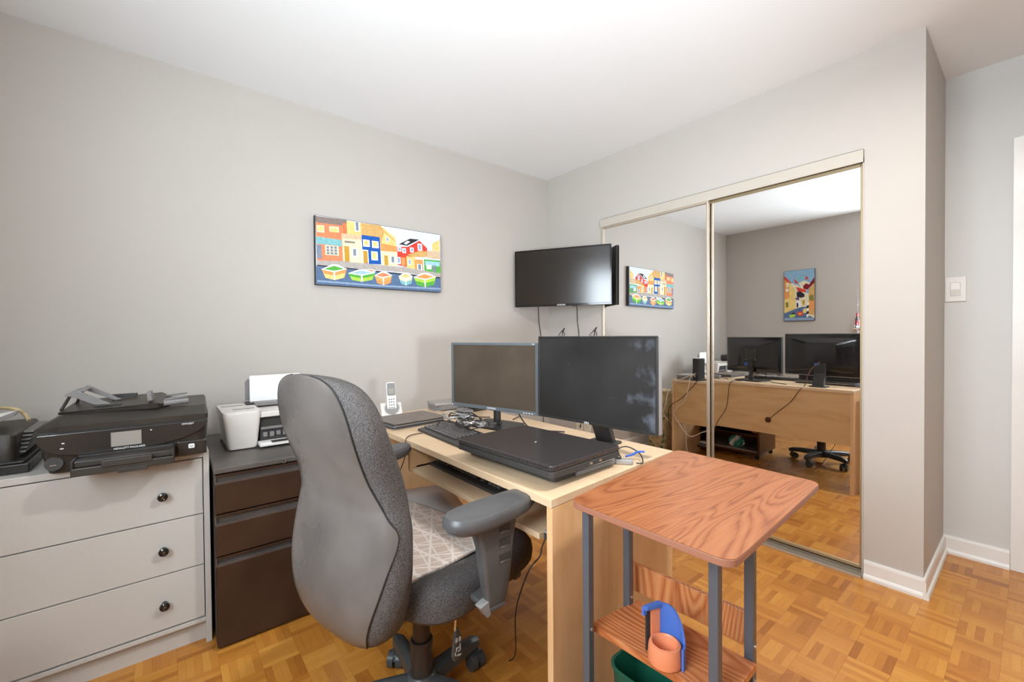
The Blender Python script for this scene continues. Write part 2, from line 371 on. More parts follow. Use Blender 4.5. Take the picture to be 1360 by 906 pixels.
def rrect(x0, x1, y0, y1, r, n=5):
    P = []
    for cx, cy, a0 in ((x1-r, y1-r, 0), (x0+r, y1-r, 90), (x0+r, y0+r, 180), (x1-r, y0+r, 270)):
        for i in range(n+1):
            a = math.radians(a0 + 90*i/n); P.append((cx + r*math.cos(a), cy + r*math.sin(a)))
    return P
def text(body, size, M, name, parent, matname='ink', depth=.0004, world=True, align='CENTER'):
    c = bpy.data.curves.new(name, 'FONT'); c.body = body; c.size = size; c.extrude = depth; c.align_x = align; c.align_y = 'CENTER'
    o = bpy.data.objects.new(name+'_curve', c); COL.objects.link(o)
    dg = bpy.context.evaluated_depsgraph_get(); me = bpy.data.meshes.new_from_object(o.evaluated_get(dg))
    bpy.data.objects.remove(o); bpy.data.curves.remove(c)
    me.name = name; me.transform((wm(parent).inverted() @ M) if world else M); me.materials.clear(); me.materials.append(M_[matname])
    t = bpy.data.objects.new(name, me); COL.objects.link(t); t.parent = parent; return t
def frame_mat(o, x, y, z):
    """matrix whose local x, y, z axes are X, Y, Z in the world with origin O"""
    x, y, z = Vector(x).normalized(), Vector(y).normalized(), Vector(z).normalized()
    return Matrix(((x.x, y.x, z.x, o[0]), (x.y, y.y, z.y, o[1]), (x.z, y.z, z.z, o[2]), (0, 0, 0, 1)))

# ---------------------------------------------------------------- the room
b = B('parquet'); b.box(ROOM_L-.1, ROOM_C+.1, ROOM_B-.1, .1, -.06, 0); struct('floor', b)
b = B('ceil'); b.box(ROOM_L-.1, ROOM_C+.1, ROOM_B-.1, .1, H, H+.06); struct('ceiling', b)
b = B('wall'); b.box(ROOM_L-.1, .1, 0, .1, 0, H); struct('wall_left', b)
OY0, OY1, OZ = -2.095, -.569, 1.99
b = B('wall')
b.box(0, .1, OY1, 0, 0, H); b.box(0, .1, OY0, OY1, OZ, H); b.box(0, .1, -2.30, OY0, 0, H)
struct('wall_closet', b)
b = B('wall'); b.box(.1, ROOM_C, -2.30, -2.20, 0, H); struct('wall_closet_side', b)
b = B('wall_white'); b.box(ROOM_C, ROOM_C+.1, ROOM_B, .1, 0, H); struct('wall_right', b)
# wall behind the camera's shoulder with a window, rear wall with a window
WY0, WY1, WZ0, WZ1 = -2.72, -1.47, 1.02, 2.16
b = B('wall')
b.box(ROOM_L-.1, ROOM_L, ROOM_B, WY0, 0, H); b.box(ROOM_L-.1, ROOM_L, WY1, 0, 0, H)
b.box(ROOM_L-.1, ROOM_L, WY0, WY1, 0, WZ0); b.box(ROOM_L-.1, ROOM_L, WY0, WY1, WZ1, H)
struct('wall_window', b)
b = B('wall'); b.box(ROOM_L-.1, ROOM_C+.1, ROOM_B-.1, ROOM_B, 0, H); struct('wall_rear', b)
def window(n, frame_boxes, pane_box):
    o = bpy.data.objects.new('window_%d' % n, None); COL.objects.link(o); o['kind'] = 'structure'
    b = B('trim')
    for q in frame_boxes: b.box(*q, bev=.004)
    f = b.build('window_frame', o); f['kind'] = 'structure'
    b = B('pane'); b.box(*pane_box); p = b.build('window_pane', o); p['kind'] = 'structure'
xf0, xf1 = ROOM_L-.07, ROOM_L-.02; ym = (WY0+WY1)/2
window(1, [(xf0, xf1, WY0, WY0+.05, WZ0, WZ1), (xf0, xf1, WY1-.05, WY1, WZ0, WZ1), (xf0, xf1, WY0+.05, WY1-.05, WZ0, WZ0+.05), (xf0, xf1, WY0+.05, WY1-.05, WZ1-.05, WZ1), (xf0, xf1, ym-.025, ym+.025, WZ0+.05, WZ1-.05)],
       (ROOM_L-.048, ROOM_L-.044, WY0+.05, WY1-.05, WZ0+.05, WZ1-.05))
# baseboards: board with a rounded shoe at its foot
def base(name, p0, p1, nrm, h=.085, e0=0, e1=0):
    d = (Vector(p1)-Vector(p0)); L = d.length; d.normalize(); n = Vector((*nrm, 0))
    M = frame_mat((*p0, 0), (d.x, d.y, 0), n, (0, 0, 1))
    prof = [(0, 0), (.020, 0), (.020, .012), (.017, .020), (.011, .024), (.011, h-.012), (.008, h), (0, h)]
    b = B('trim'); b.prism([(q[0], q[1]) for q in prof], 'x', -e0, L+e1, M=M); struct(name, b)
base('baseboard_left', (ROOM_L, 0), (0, 0), (0, -1), h=.115)
base('baseboard_closet_left', (0, 0), (0, OY1), (-1, 0))
base('baseboard_closet_right', (0, OY0-.004), (0, -2.30), (-1, 0), e1=.0)
base('baseboard_closet_side', (0, -2.30), (ROOM_C, -2.30), (0, -1), e0=.020)
base('baseboard_right', (ROOM_C, -2.30), (ROOM_C, -2.527), (-1, 0), h=.09)
base('baseboard_window', (ROOM_L, ROOM_B), (ROOM_L, 0), (1, 0))
# entry door in the white wall: flat casing and a slab door with a lever
o = bpy.data.objects.new('door_3', None); COL.objects.link(o); o['kind'] = 'structure'; o.location = (ROOM_C, -3.0, 0)
b = B('trim'); b.box(ROOM_C-.014, ROOM_C, -2.60, -2.528, 0, 2.06, .003); b.box(ROOM_C-.014, ROOM_C, -3.51, -3.44, 0, 2.06, .003); b.box(ROOM_C-.014, ROOM_C, -3.44, -2.60, 1.99, 2.06, .003)
k = b.build('door_frame', o, world=True); k['kind'] = 'structure'
b = B('trim'); b.box(ROOM_C-.006, ROOM_C-.001, -3.438, -2.602, .006, 1.988); k = b.build('door_slab', o, world=True); k['kind'] = 'structure'
b = B('champagne'); b.lathe([(0, 0), (.026, 0), (.026, .006), (.01, .012), (.01, .04), (.024, .05), (.027, .065), (.018, .078), (0, .08)], M=T(ROOM_C-.006, -3.37, .98) @ Matrix.Rotation(-PI/2, 4, 'Y'))
k = b.build('door_handle', o, world=True); k['kind'] = 'structure'

# sliding mirror doors of the closet
def mirror_door(n, y0, y1, x, fm, z0=.030, z1=1.935, rz=0.0, tilt=0.0, fw=.013):
    o = bpy.data.objects.new('door_%d' % n, None); COL.objects.link(o); o['kind'] = 'structure'; o.location = (x, (y0+y1)/2, 0); o.rotation_euler = (0, 0, rz)
    hw = (y1-y0)/2
    b = B('mirror'); b.box(.008, .012, -hw+.008, hw-.008, z0+.010, z1-.010, M=T(tilt*0, 0, 0) @ Matrix.Translation((0, 0, 1)) @ Matrix.Rotation(tilt, 4, 'Y') @ Matrix.Translation((0, 0, -1))); k = b.build('mirror_pane', o); k['kind'] = 'structure'
    b = B(fm)
    for s in (-1, 1):
        a0, a1 = sorted((s*hw, s*(hw-fw))); b.box(0, .022, a0, a1, z0, z1, .004)
    b.box(0.002, .020, -hw+fw, hw-fw, z0, z0+.016, .002); b.box(0.002, .020, -hw+fw, hw-fw, z1-.016, z1, .002)
    k = b.build('door_frame', o); k['kind'] = 'structure'
mirror_door(1, -1.372, -.574, -.014, 'champagne', tilt=.006, rz=-.008)
mirror_door(2, -2.088, -1.352, .012, 'gold', fw=.010)
b = B('cream_metal', 'black_gap', 'gold')
b.box(-.018, -.012, OY0+.001, OY1-.001, 1.930, 1.987, m='cream_metal'); b.box(-.012, .06, OY0+.001, OY1-.001, 1.955, 1.989, m='cream_metal')
b.box(-.014, .055, OY0+.001, OY1-.001, 1.9885, 1.9898, m='black_gap'); b.box(.040, .046, OY0+.002, OY1-.002, 1.88, 1.954, m='gold')
struct('trim_1', b)
b = B('champagne', 'black_gap')
b.box(-.030, -.024, OY0+.002, OY1-.002, 0, .012, .001); b.box(-.024, .05, OY0+.002, OY1-.002, 0, .005)
b.box(-.004, 0, OY0+.002, OY1-.002, .005, .016); b.box(.036, .04, OY0+.002, OY1-.002, .005, .016)
b.box(-.020, -.008, OY0+.002, OY1-.002, .005, .0062, m='black_gap')
struct('trim_2', b)
b = B('cream_metal'); b.box(-.006, .05, OY0, OY0+.005, 0, 1.93, .001); b.box(-.006, .05, OY1-.004, OY1, 0, 1.93, .001); struct('trim_3', b)
b = B('black_gap'); b.box(.12, .13, OY0, OY1, 0, 2.1); struct('wall_closet_interior', b)

# ceiling lamp behind the photographer
t = thing('ceiling_lamp', 'round glass ceiling lamp on the ceiling behind the camera', 'lamp', (-1.22, -2.48, H))
b = B('trim'); b.lathe([(0, 0), (.17, 0), (.17, -.02), (.15, -.03), (0, -.03)], 40); b.build('lamp_base', t)
b = B('lamp'); b.lathe([(.15, -.03), (.148, -.05), (.12, -.085), (.07, -.105), (.0, -.11)], 40); b.build('lamp_shade', t)
d = bpy.data.lights.new('ceiling_bulb', 'AREA'); d.shape = 'DISK'; d.size = .16; d.energy = LAMP; d.color = (1, .98, .95)
lo = bpy.data.objects.new('ceiling_bulb', d); COL.objects.link(lo); lo.location = (-1.22, -2.48, H-.125)

# added fill light behind the camera, shaped as a floor lamp, brightens the ceiling
FILL_POS = Vector((-2.15, -3.25, 1.02))
t = thing('fill_uplight', 'added fill light shaped as a tall white floor lamp behind the camera', 'lamp', (FILL_POS.x, FILL_POS.y, 0))
b = B('trim'); b.lathe([(0, 0), (.14, 0), (.14, .015), (.02, .03), (0, .03)], 40); b.build('base', t)
b = B('trim'); b.cyl((0, 0, .03), (0, 0, FILL_POS.z-.06), .012); b.build('pole', t)
dr_ = Vector(FILL_AIM)-FILL_POS; qm = dr_.to_track_quat('Z', 'Y').to_matrix().to_4x4()
b = B('trim'); b.lathe([(0, -.05), (.04, -.05), (.06, -.02), (.11, .05), (.108, .05), (.05, -.01), (0, -.02)], 40, M=Matrix.Translation((0, 0, FILL_POS.z)) @ qm); b.build('shade', t)
d = bpy.data.lights.new('fill_spot', 'SPOT'); d.energy = UPLIGHT; d.color = (.84, .93, 1); d.spot_size = math.radians(84); d.spot_blend = 1.0; d.shadow_soft_size = .09
lo = bpy.data.objects.new('fill_spot', d); COL.objects.link(lo); lo.location = FILL_POS + dr_.normalized()*.06; lo.rotation_euler = dr_.to_track_quat('-Z', 'Y').to_euler()

# ---------------------------------------------------------------- white dresser with black knobs
DX0, DX1, DY = -3.20, -2.393, -.63
t = thing('dresser', 'white three-drawer dresser with small black knobs against the left wall', 'dresser', ((DX0+DX1)/2, -.36, 0))
b = B('dresser')
b.box(DX0, DX0+.018, DY-.004, -.13, 0, .722, .0015); b.box(DX1-.018, DX1, DY-.004, -.13, 0, .722, .0015)
b.box(DX0+.018, DX1-.018, DY-.002, -.13, .700, .722, .0015); b.box(DX0+.018, DX1-.018, -.14, -.13, .06, .70)
b.box(DX0+.018, DX1-.018, DY-.002, -.14, .082, .096, .001); b.box(DX0+.018, DX1-.018, DY+.030, DY+.045, 0, .082)
b.build('body', t, world=True)
for z0, z1, kz in ((.102, .2955, .194), (.2995, .4865, .389), (.4905, .696, .584)):
    b = B('dresser'); b.box(DX0+.021, DX1-.021, DY, DY+.018, z0, z1, .0012); b.box(DX0+.03, DX1-.03, DY+.018, -.16, z0+.01, z1-.03)
    dr = b.build('drawer', t, world=True)
    for kx in (-2.53, -3.06):
        b = B('blackg'); b.lathe([(0, 0), (.009, 0), (.007, .010), (.007, .014), (.013, .017), (.0155, .022), (.0145, .028), (.009, .031), (.0055, .0295), (0, .0295)], 24, M=T(kx, DY, kz) @ Matrix.Rotation(PI/2, 4, 'X'))
        b.box(-.003, .003, -.0008, .0008, .0295, .0303, m='chrome', M=T(kx, DY, kz) @ Matrix.Rotation(PI/2, 4, 'X') @ Matrix.Rotation(.6, 4, 'Z'))
        b.build('knob', dr, world=True)

# ---------------------------------------------------------------- large black printer on the dresser
PZ = .7225
t = thing('printer', 'large dark multifunction printer with touch screen on the white dresser', 'printer', (-2.600, -.475, PZ), math.radians(-3.0))
b = B('printer')
lo_ = rrect(-.200, .202, -.190, .165, .035); hi_ = rrect(-.213, .213, -.212, .175, .04)
b.loft([[(x, y, 0.0) for x, y in lo_], [(x, y, .004) for x, y in lo_], [(x*.985, y, .060) for x, y in hi_], [(x, y, .128) for x, y in hi_]])
b.build('body', t)
b = B('printer_g')     # glossy curved front
pts = [(-.213, .128), (-.212, .098), (-.195, .078), (-.165, .062), (-.12, .055), (0, .054), (.08, .058), (.14, .070), (.19, .092), (.212, .118), (.213, .128)]
b.prism(pts, 'y', -.222, -.205, bev=.003); b.build('control_panel', t)
b = B('lcd', 'black'); b.box(-.045, .030, -.2245, -.2225, .070, .116, m='lcd'); b.box(-.047, .032, -.2235, -.2218, .068, .118, m='black'); b.build('touch_screen', t)
b = B('ink')
for x, z, w_ in ((-.155, .098, .003), (-.158, .082, .004), (.055, .112, .002)): b.box(x-w_, x+w_, -.2226, -.2218, z-.0015, z+.0015)
islands(b, 'indicator_light', t)
b = B('printer')       # scanner lid, sloped to the front and to the left end
def lidring(x, k): return [(x, -.212, .132), (x, -.214, .150), (x, -.150+k, .176), (x, .165, .178), (x, .170, .132)]
b.loft([[(-.213, -.200, .132), (-.214, -.200, .146), (-.208, -.165, .155), (-.208, .15, .155), (-.213, .165, .132)], lidring(-.165, 0), lidring(.205, 0), [(.213, -.20, .132), (.214, -.20, .148), (.211, -.14, .165), (.211, .16, .168), (.213, .165, .132)]], smooth=False)
b.build('scanner_lid', t)
b = B('blackm'); b.box(-.209, .209, -.209, .168, .127, .1335); b.build('lid_gap', t)
b = B('printer'); b.box(-.013, -.011, -.2142, -.20, .135, .151); b.build('lid_seam', t)
b = B('printer')       # document feeder slab
b.loft([[(-.180, -.135, .177), (-.180, -.140, .184), (-.172, .10, .196), (-.172, .10, .177)], [(.070, -.165, .177), (.070, -.170, .196), (.070, .10, .206), (.070, .10, .177)], [(.10, -.13, .177), (.10, -.135, .182), (.10, .08, .188), (.10, .08, .177)]], smooth=False)
b.build('document_feeder', t)
b = B('silver_d')      # propped-up input tray: a fork with two legs
arm = lambda pts, w_: b.tube(pts, w_, 6, sub=1)
b.prism([(-.172, .238), (-.150, .250), (-.136, .250), (-.128, .240), (-.060, .197), (-.085, .194), (-.105, .200), (-.150, .228), (-.168, .232)], 'y', -.098, -.085, m='silver_d', bev=.001)
b.prism([(-.140, .252), (-.128, .258), (-.118, .250), (-.042, .200), (-.060, .198), (-.145, .246)], 'y', .00, .012, m='silver_d', bev=.001)
b.box(-.150, -.122, -.09, .008, .2435, .2505, .002, m='silver_d')
b.build('input_tray', t)
b = B('black'); b.tube([(-.180, -.10, .186), (-.172, -.092, .205), (-.158, -.090, .236)], .005, 6, sub=2); b.tube([(-.165, .03, .19), (-.150, .01, .225), (-.142, .006, .246)], .0045, 6, sub=2); islands(b, 'tray_support', t)
b = B('black'); b.box(-.075, .0, .035, .048, .203, .216, .002); b.box(-.10, -.03, -.115, -.10, .192, .198, .001); islands(b, 'paper_guide', t)
b = B('silver_d'); b.box(.066, .080, -.155, -.085, .195, .226, .003, M=T(0, 0, 0, ry=-.12)); b.build('end_stop', t)
b = B('silver_d'); b.cyl((.085, -.09, .196), (.150, -.08, .202), .0045); b.cyl((.085, -.150, .190), (.155, -.135, .192), .010); b.cyl((.085, .03, .198), (.150, .035, .203), .0035); islands(b, 'feed_roller', t)
b = B('printer')       # paper cassette and output tray sticking out at the front
b.box(-.128, .118, -.300, -.205, .005, .030, .003); b.box(-.124, .114, -.288, -.205, .031, .048, .002)
b.box(-.060, .062, -.305, -.289, .024, .045, .002); b.box(-.02, .05, -.306, -.30, .000, .012, .001)
b.box(-.128, -.122, -.298, -.205, .03, .052, .001); b.box(.112, .118, -.298, -.205, .03, .052, .001)
b.build('output_tray', t)
b = B('blackm'); b.box(-.122, .112, -.219, -.20, .040, .056); b.build('paper_slot', t)
b = B('printer_g'); b.box(.122, .208, -.221, -.20, .006, .060, .006); b.build('ink_door', t)
b = B('blackm', 'chrome'); b.cyl((-.178, -.196, .034), (-.178, -.2115, .036), .021, m='blackm'); b.box(-.187, -.172, -.213, -.2115, .030, .033, m='chrome'); b.build('card_port', t)
Mf = frame_mat((0, 0, 0), (1, 0, 0), (0, 0, 1), (0, -1, 0))
text('HEWLETT\u00b7PACKARD', .0085, Matrix.Translation((.0, -.2222, .0615)) @ Mf, 'maker_lettering', t, world=False)
text('OFFICEJET', .0075, Matrix.Translation((.155, -.2222, .120)) @ Mf, 'model_lettering', t, world=False)
b = B('ink'); b.prism(rrect(-.0085, .0085, -.0075, .0075, .003), 'z', 0, .0005, M=Matrix.Translation((.164, -.2212, .040)) @ Mf); lg = b.build('logo_badge', t)
text('hp', .012, Matrix.Translation((.164, -.2219, .040)) @ Mf, 'logo_letters', t, 'black', world=False)

# ---------------------------------------------------------------- older printer at the dresser's far left
t = thing('printer', 'small dark printer with slanted paper flap and louvred side at dresser end', 'printer', (-3.03, -.37, PZ))
b = B('black'); b.box(-3.18, -2.856, -.575, -.17, PZ, PZ+.030, .004); b.box(-3.17, -2.868, -.570, -.19, PZ+.031, PZ+.038, .002); b.build('base', t, world=True)
b = B('printer'); pl = rrect(-3.18, -2.89, -.545, -.19, .02)
b.loft([[(x, y, PZ+.038) for x, y in pl], [(x, y, PZ+.115) for x, y in pl], [(x if x < -3 else x-.006, y+.004, PZ+.122) for x, y in pl]]); b.build('body', t, world=True)
b = B('silver_d')
for k_ in range(6): b.box(-2.892, -2.876+.002*k_, -.50+.012*k_, -.22, PZ+.052+.011*k_, PZ+.058+.011*k_, .001)
islands(b, 'louvre', t, world=True)
b = B('silver_d'); b.prism([(-3.02, .0), (-2.895, .062), (-2.888, .070), (-2.893, .076), (-3.02, .016)], 'y', -.54, -.50, M=T(0, 0, PZ+.115), bev=.001); b.build('paper_flap', t, world=True)
b = B('paper'); b.prism([(-3.16, .008), (-2.93, .050), (-2.93, .052), (-3.16, .010)], 'y', -.50, -.28, M=T(0, 0, PZ+.116)); b.build('paper_sheet', t, world=True)
b = B('bag'); b.tube([(-3.16, -.24, PZ+.17), (-3.0, -.24, PZ+.178), (-2.93, -.26, PZ+.165), (-2.90, -.30, PZ+.13)], .006); b.build('tray_rim', t, world=True)
b = B('ink'); b.lathe([(.009, 0), (.009, .0015), (.006, .0015), (.006, 0)], 20, M=T(-2.955, -.5455, PZ+.085) @ Matrix.Rotation(PI/2, 4, 'X')); b.build('power_button', t, world=True)

# ---------------------------------------------------------------- black file cabinet
CX0, CX1, CY, CZ = -2.383, -2.00, -.715, .667
t = thing('file_cabinet', 'black steel three-drawer file cabinet between dresser and desk', 'cabinet', ((CX0+CX1)/2, -.37, 0))
b = B('cab', 'cab_top'); b.box(CX0, CX1, CY+.02, -.03, .012, CZ-.02, .002, m='cab'); b.box(CX0-.001, CX1+.001, CY+.0, -.028, CZ-.02, CZ, .003, m='cab_top'); b.box(CX0+.002, CX1-.002, CY+.001, CY+.02, .648, CZ-.018, m='cab')
b.box(CX0+.03, CX1-.03, CY+.05, -.06, 0, .012, m='cab'); b.build('body', t, world=True)
for z0, z1 in ((.345, .640), (.503, .640), (.002, .340)):
    pass
for z0, z1, lip in ((.502, .644, .034), (.346, .498, .040), (.010, .342, .034)):
    b = B('cab', 'cab_lip')
    b.box(CX0+.001, CX1-.001, CY-.004, CY+.018, z0, z1-lip, .0015, m='cab')
    b.prism([(CY-.004, z1-lip), (CY-.004, z1-lip+.005), (CY+.003, z1-lip+.008), (CY+.014, z1-lip+.012), (CY+.017, z1-.010), (CY+.018, z1-lip)], 'x', CX0+.003, CX1-.003, m='cab_lip')
    b.box(CX0+.001, CX1-.001, CY-.001, CY+.018, z1-.009, z1-.002, m='cab')
    b.box(CX0+.001, CX0+.003, CY-.003, CY+.018, z0, z1, m='cab_lip')
    b.build('drawer', t, world=True)
b = B('chrome', 'black'); b.cyl((-2.156, CY+.002, .655), (-2.156, CY-.004, .655), .009, m='chrome'); b.box(-2.1575, -2.1545, CY-.0046, CY-.004, .650, .660, m='black'); b.build('lock', t, world=True)

# ---------------------------------------------------------------- white inkjet printer on the cabinet
t = thing('printer', 'white inkjet printer with upright paper on the black file cabinet', 'printer', (-2.16, -.33, CZ))
z = CZ
b = B('whiteg')
def tower(x0, x1):
    A = [(x, y, z+.006) for x, y in rrect(x0+.022, x1-.012, -.455, -.20, .018)]; C = [(x, y, z+.153) for x, y in rrect(x0, x1, -.480, -.19, .018)]; D = [(x, y, z+.166) for x, y in rrect(x0+.002, x1, -.476, -.19, .018)]
    b.loft([A, C, D])
tower(-2.345, -2.205); tower(-2.01, -1.955)
b.box(-2.206, -2.009, -.462, -.19, z+.130, z+.153, .004); b.box(-2.206, -2.009, -.20, -.19, z+.01, z+.13)
b.build('body', t, world=True)
b = B('blackm'); b.box(-2.33, -1.965, -.445, -.20, z, z+.010); b.box(-2.204, -2.011, -.44, -.20, z+.012, z+.128); b.build('paper_bay', t, world=True)
b = B('silver_d'); b.box(-2.203, -2.012, -.452, -.43, z+.075, z+.085, .002)
random.seed(4)
for k_ in range(7): b.box(-2.195+.026*k_, -2.178+.026*k_, -.452, -.438, z+.040+random.uniform(0, .012), z+.062, .002)
b.build('roller_bar', t, world=True)
b = B('white'); b.box(-2.215, -1.96, -.50, -.44, z+.010, z+.026, .004); b.box(-2.10, -1.99, -.502, -.46, z+.030, z+.036, .002); b.build('front_tray', t, world=True)
b = B('blackm'); b.box(-2.17, -2.02, -.504, -.470, z+.0255, z+.0275); b.build('tray_groove', t, world=True)
b = B('silver_d'); b.box(-2.33, -2.25, -.28, -.272, z+.1663, z+.168); b.box(-2.30, -2.22, -.40, -.392, z+.1663, z+.168); islands(b, 'top_slot', t, world=True)
b = B('black', 'silver_d'); b.box(-2.235, -1.985, -.29, -.22, z+.153, z+.176, .004, m='black'); b.box(-2.205, -2.01, -.31, -.28, z+.160, z+.178, .003, m='silver_d')
b.prism([(-2.232, .18), (-2.232, .268), (-2.222, .280), (-2.00, .280), (-1.995, .18)], 'y', -.232, -.224, m='silver_d', M=T(0, 0, z)); b.build('paper_support', t, world=True)
b = B('paper'); b.box(-2.215, -1.998, -.250, -.234, z+.174, z+.297, .001, M=T(0, 0, 0)); b.build('paper_stack', t, world=True)
t.location = (-2.152, -.345, CZ)

# ---------------------------------------------------------------- maple desk
DZ = .738; FX, BX, NY, FY = -1.785, -1.150, -1.845, -.440
t = thing('desk', 'light maple computer desk facing the mirrored closet', 'desk', ((FX+BX)/2, (NY+FY)/2, 0))
NB = -1.802
b = B('desk'); b.prism([(FX, NY), (BX, NB), (BX, FY), (FX, FY)], 'z', DZ-.022, DZ, bev=.0015); b.build('desktop', t, world=True)
b = B('deskz'); b.prism([(FX+.004, NY+.001), (BX-.004, NB+.001), (BX-.004, NB+.021), (FX+.004, NY+.021)], 'z', 0, DZ-.023, bev=.001); b.build('side_panel', t, world=True)
b = B('deskz'); b.box(FX+.15, BX-.004, FY-.021, FY-.001, 0, DZ-.023, .001); b.build('side_panel', t, world=True)
b = B('desk_back'); b.box(BX-.030, BX-.012, NB+.020, FY-.022, .345, DZ-.023, .001); b.build('modesty_panel', t, world=True)
b = B('mahog'); b.lathe([(.0, 0), (.022, 0), (.022, .004), (.018, .006), (.0, .006)], 28, M=T(BX-.012, -1.255, .455) @ Matrix.Rotation(PI/2, 4, 'Y')); b.build('cable_grommet', t, world=True)
TZ = .630
for ty in (-1.045, ):
    b = B('deskz'); b.prism([(FX+.002, DZ-.0225), (FX+.002, TZ-.005), (FX+.006, TZ-.014), (FX+.02, TZ-.018), (FX+.33, TZ-.018), (FX+.33, DZ-.0225)], 'y', ty-.016, ty, bev=.001); b.build('tray_bracket', t, world=True)
b = B('desk'); b.box(FX+.012, FX+.35, NY+.058, -1.062, TZ-.016, TZ, .001)
tr = b.build('keyboard_tray', t, world=True)
b = B('silver', 'blackm'); b.box(FX+.03, FX+.33, NY+.047, NY+.057, TZ-.012, TZ+.004, m='silver'); b.cyl((FX+.03, NY+.050, TZ-.016), (FX+.03, NY+.050, TZ-.002), .006, m='blackm')
b.box(FX+.03, FX+.33, -1.061, -1.056, TZ-.012, TZ+.006, m='blackm'); islands(b, 'slide_rail', tr, world=True)

# keyboards
def keyboard(name, label, x0, x1, y0, y1, z, tilt=0.0, rz=0.0, group=None):
    """keys run along y; x0 is the side nearest the typist"""
    cx, cy = (x0+x1)/2, (y0+y1)/2; hx, hy = (x1-x0)/2, (y1-y0)/2
    t = thing(name, label, 'keyboard', (cx, cy, z), rz, group)
    b = B('keyb'); b.prism([(-hx, 0), (hx, 0), (hx, .022), (hx-.01, .024), (-hx+.02, .013), (-hx, .010)], 'y', -hy, hy, bev=.0015); b.build('body', t)
    b = B('key')
    rows = 6; cw = 2*hy-.02; n = 18
    for r in range(rows):
        xx = -hx+.030 + r*(2*hx-.045)/rows; zz = .0125 + .0105*(xx+hx-.01)/(2*hx)
        for c in range(n):
            if c in (12, 14): continue
            if r == 0 and 4 <= c <= 8: continue
            yy = hy-.012-(c+.5)*cw/n
            b.box(xx-.0065, xx+.0065, yy-.0085*cw/n/.0236, yy+.0085*cw/n/.0236, zz, zz+.007, .0012, seg=1)
        if r == 0: b.box(xx-.0065, xx+.0065, hy-.012-9*cw/n+.003, hy-.012-4*cw/n-.003, zz, zz+.007, .0012, seg=1)
    islands(b, 'key', t)
    return t
keyboard('keyboard', 'black keyboard on the desktop under tangled cables', -1.690, -1.540, -1.362, -.925, DZ, rz=math.radians(-3))
keyboard('keyboard', 'black keyboard on the pull-out tray below the desktop', -1.705, -1.555, -1.51, -1.075, TZ+.001)

# ---------------------------------------------------------------- monitors
def monitor(name, label, pl, pr_, z0, z1, bez, side, scr, depth, bezm, sb=.020):
    """PL, PR: plan positions of the two front edges seen from the chair side"""
    A, C = Vector((*pl, 0)), Vector((*pr_, 0)); X = (C-A).normalized(); W = (C-A).length; N = Vector((0, 0, 1)).cross(X)*-1   # points away from the viewer's side
    if N.x < 0: N = -N
    mid = (A+C)/2
    t = thing(name, label, 'monitor', (mid.x, mid.y, DZ), math.atan2(X.y, X.x))
    hh = z1-z0; zz = z0-DZ
    # local: x to the right seen from the front, y away from the viewer (front face at y=0)
    b = B(bezm); bb = bez
    b.box(-W/2, W/2, 0, .010, zz+hh-bb, zz+hh, .002); b.box(-W/2, W/2, 0, .010, zz, zz+bb*1.35, .002)
    b.box(-W/2, -W/2+bb, 0, .010, zz+bb, zz+hh-bb, .001); b.box(W/2-bb, W/2, 0, .010, zz+bb, zz+hh-bb, .001)
    b.build('bezel', t)
    b = B(scr); b.box(-W/2+bb-.001, W/2-bb+.001, .003, .008, zz+bb*1.3, zz+hh-bb+.001); b.build('screen', t)
    b = B(side if side != 'silver' else 'side_silver'); b.box(-W/2, W/2, .0102, sb, zz, zz+hh, .003); b.build('side_band', t)
    b = B('blackg'); P0 = rrect(-W/2+.004, W/2-.004, zz+.004, zz+hh-.004, .006); P1 = rrect(-W/2+.03, W/2-.03, zz+.03, zz+hh-.03, .02); P2 = rrect(-.10, .10, zz+.05, zz+hh-.07, .02)
    b.loft([[(x, sb+.0001, z) for x, z in P0], [(x, depth*.55, z) for x, z in P1], [(x, depth, z) for x, z in P2]], smooth=False); b.build('back_cover', t)
    return t, W, zz, hh
t, W, zz, hh = monitor('monitor', 'smaller desk monitor with blue-grey bezel on a round neck', (-1.448, -.822), (-1.331, -1.307), .811, 1.113, .012, 'bezel', 'screen', .048, 'bezel')
b = B('black'); b.cyl((.0, .040, .008), (.0, .040, zz+.06), .017); b.cyl((0, .04, .006), (0, .04, .016), .030, .020); b.box(-.025, .025, .030, .060, zz+.03, zz+.12, .004); b.build('neck', t)
b = B('black'); b.prism(rrect(-.115, .115, -.055, .115, .03), 'z', 0, .009, bev=.002); b.build('foot', t)
b = B('ink')
for k_ in range(4): b.box(W/2-.075+k_*.014, W/2-.068+k_*.014, -.0006, 0, zz+.005, zz+.008)
b.box(-W/2+.004, -W/2+.010, -.0006, 0, zz+.004, zz+.009); islands(b, 'button_mark', t)
Mv = frame_mat((0, 0, 0), (1, 0, 0), (0, 0, 1), (0, -1, 0))
text('SAMSUNG', .011, Matrix.Translation((0, -.0003, zz+.0085)) @ Mv, 'maker_lettering', t, world=False)
text('S22', .006, Matrix.Translation((W/2-.022, -.0003, zz+hh-.006)) @ Mv, 'model_lettering', t, world=False)
b = B('sticker'); b.box(.155, .205, .0235, .025, zz+.045, zz+.075); b.build('rating_sticker', t)
b = B('sticker_b'); b.box(-.055, -.030, .049, .0496, zz+.055, zz+.085, M=T(0, 0, 0)); b.build('blue_sticker', t)
b = B('blackm', 'bolt'); b.box(-.05, .05, .0485, .051, zz+.10, zz+.20, .001, m='blackm')
for sx in (-1, 1):
    for sz in (.108, .192): b.cyl((sx*.042, .051, zz+sz), (sx*.042, .052, zz+sz), .0025, n=10, m='bolt')
b.build('mounting_plate', t)

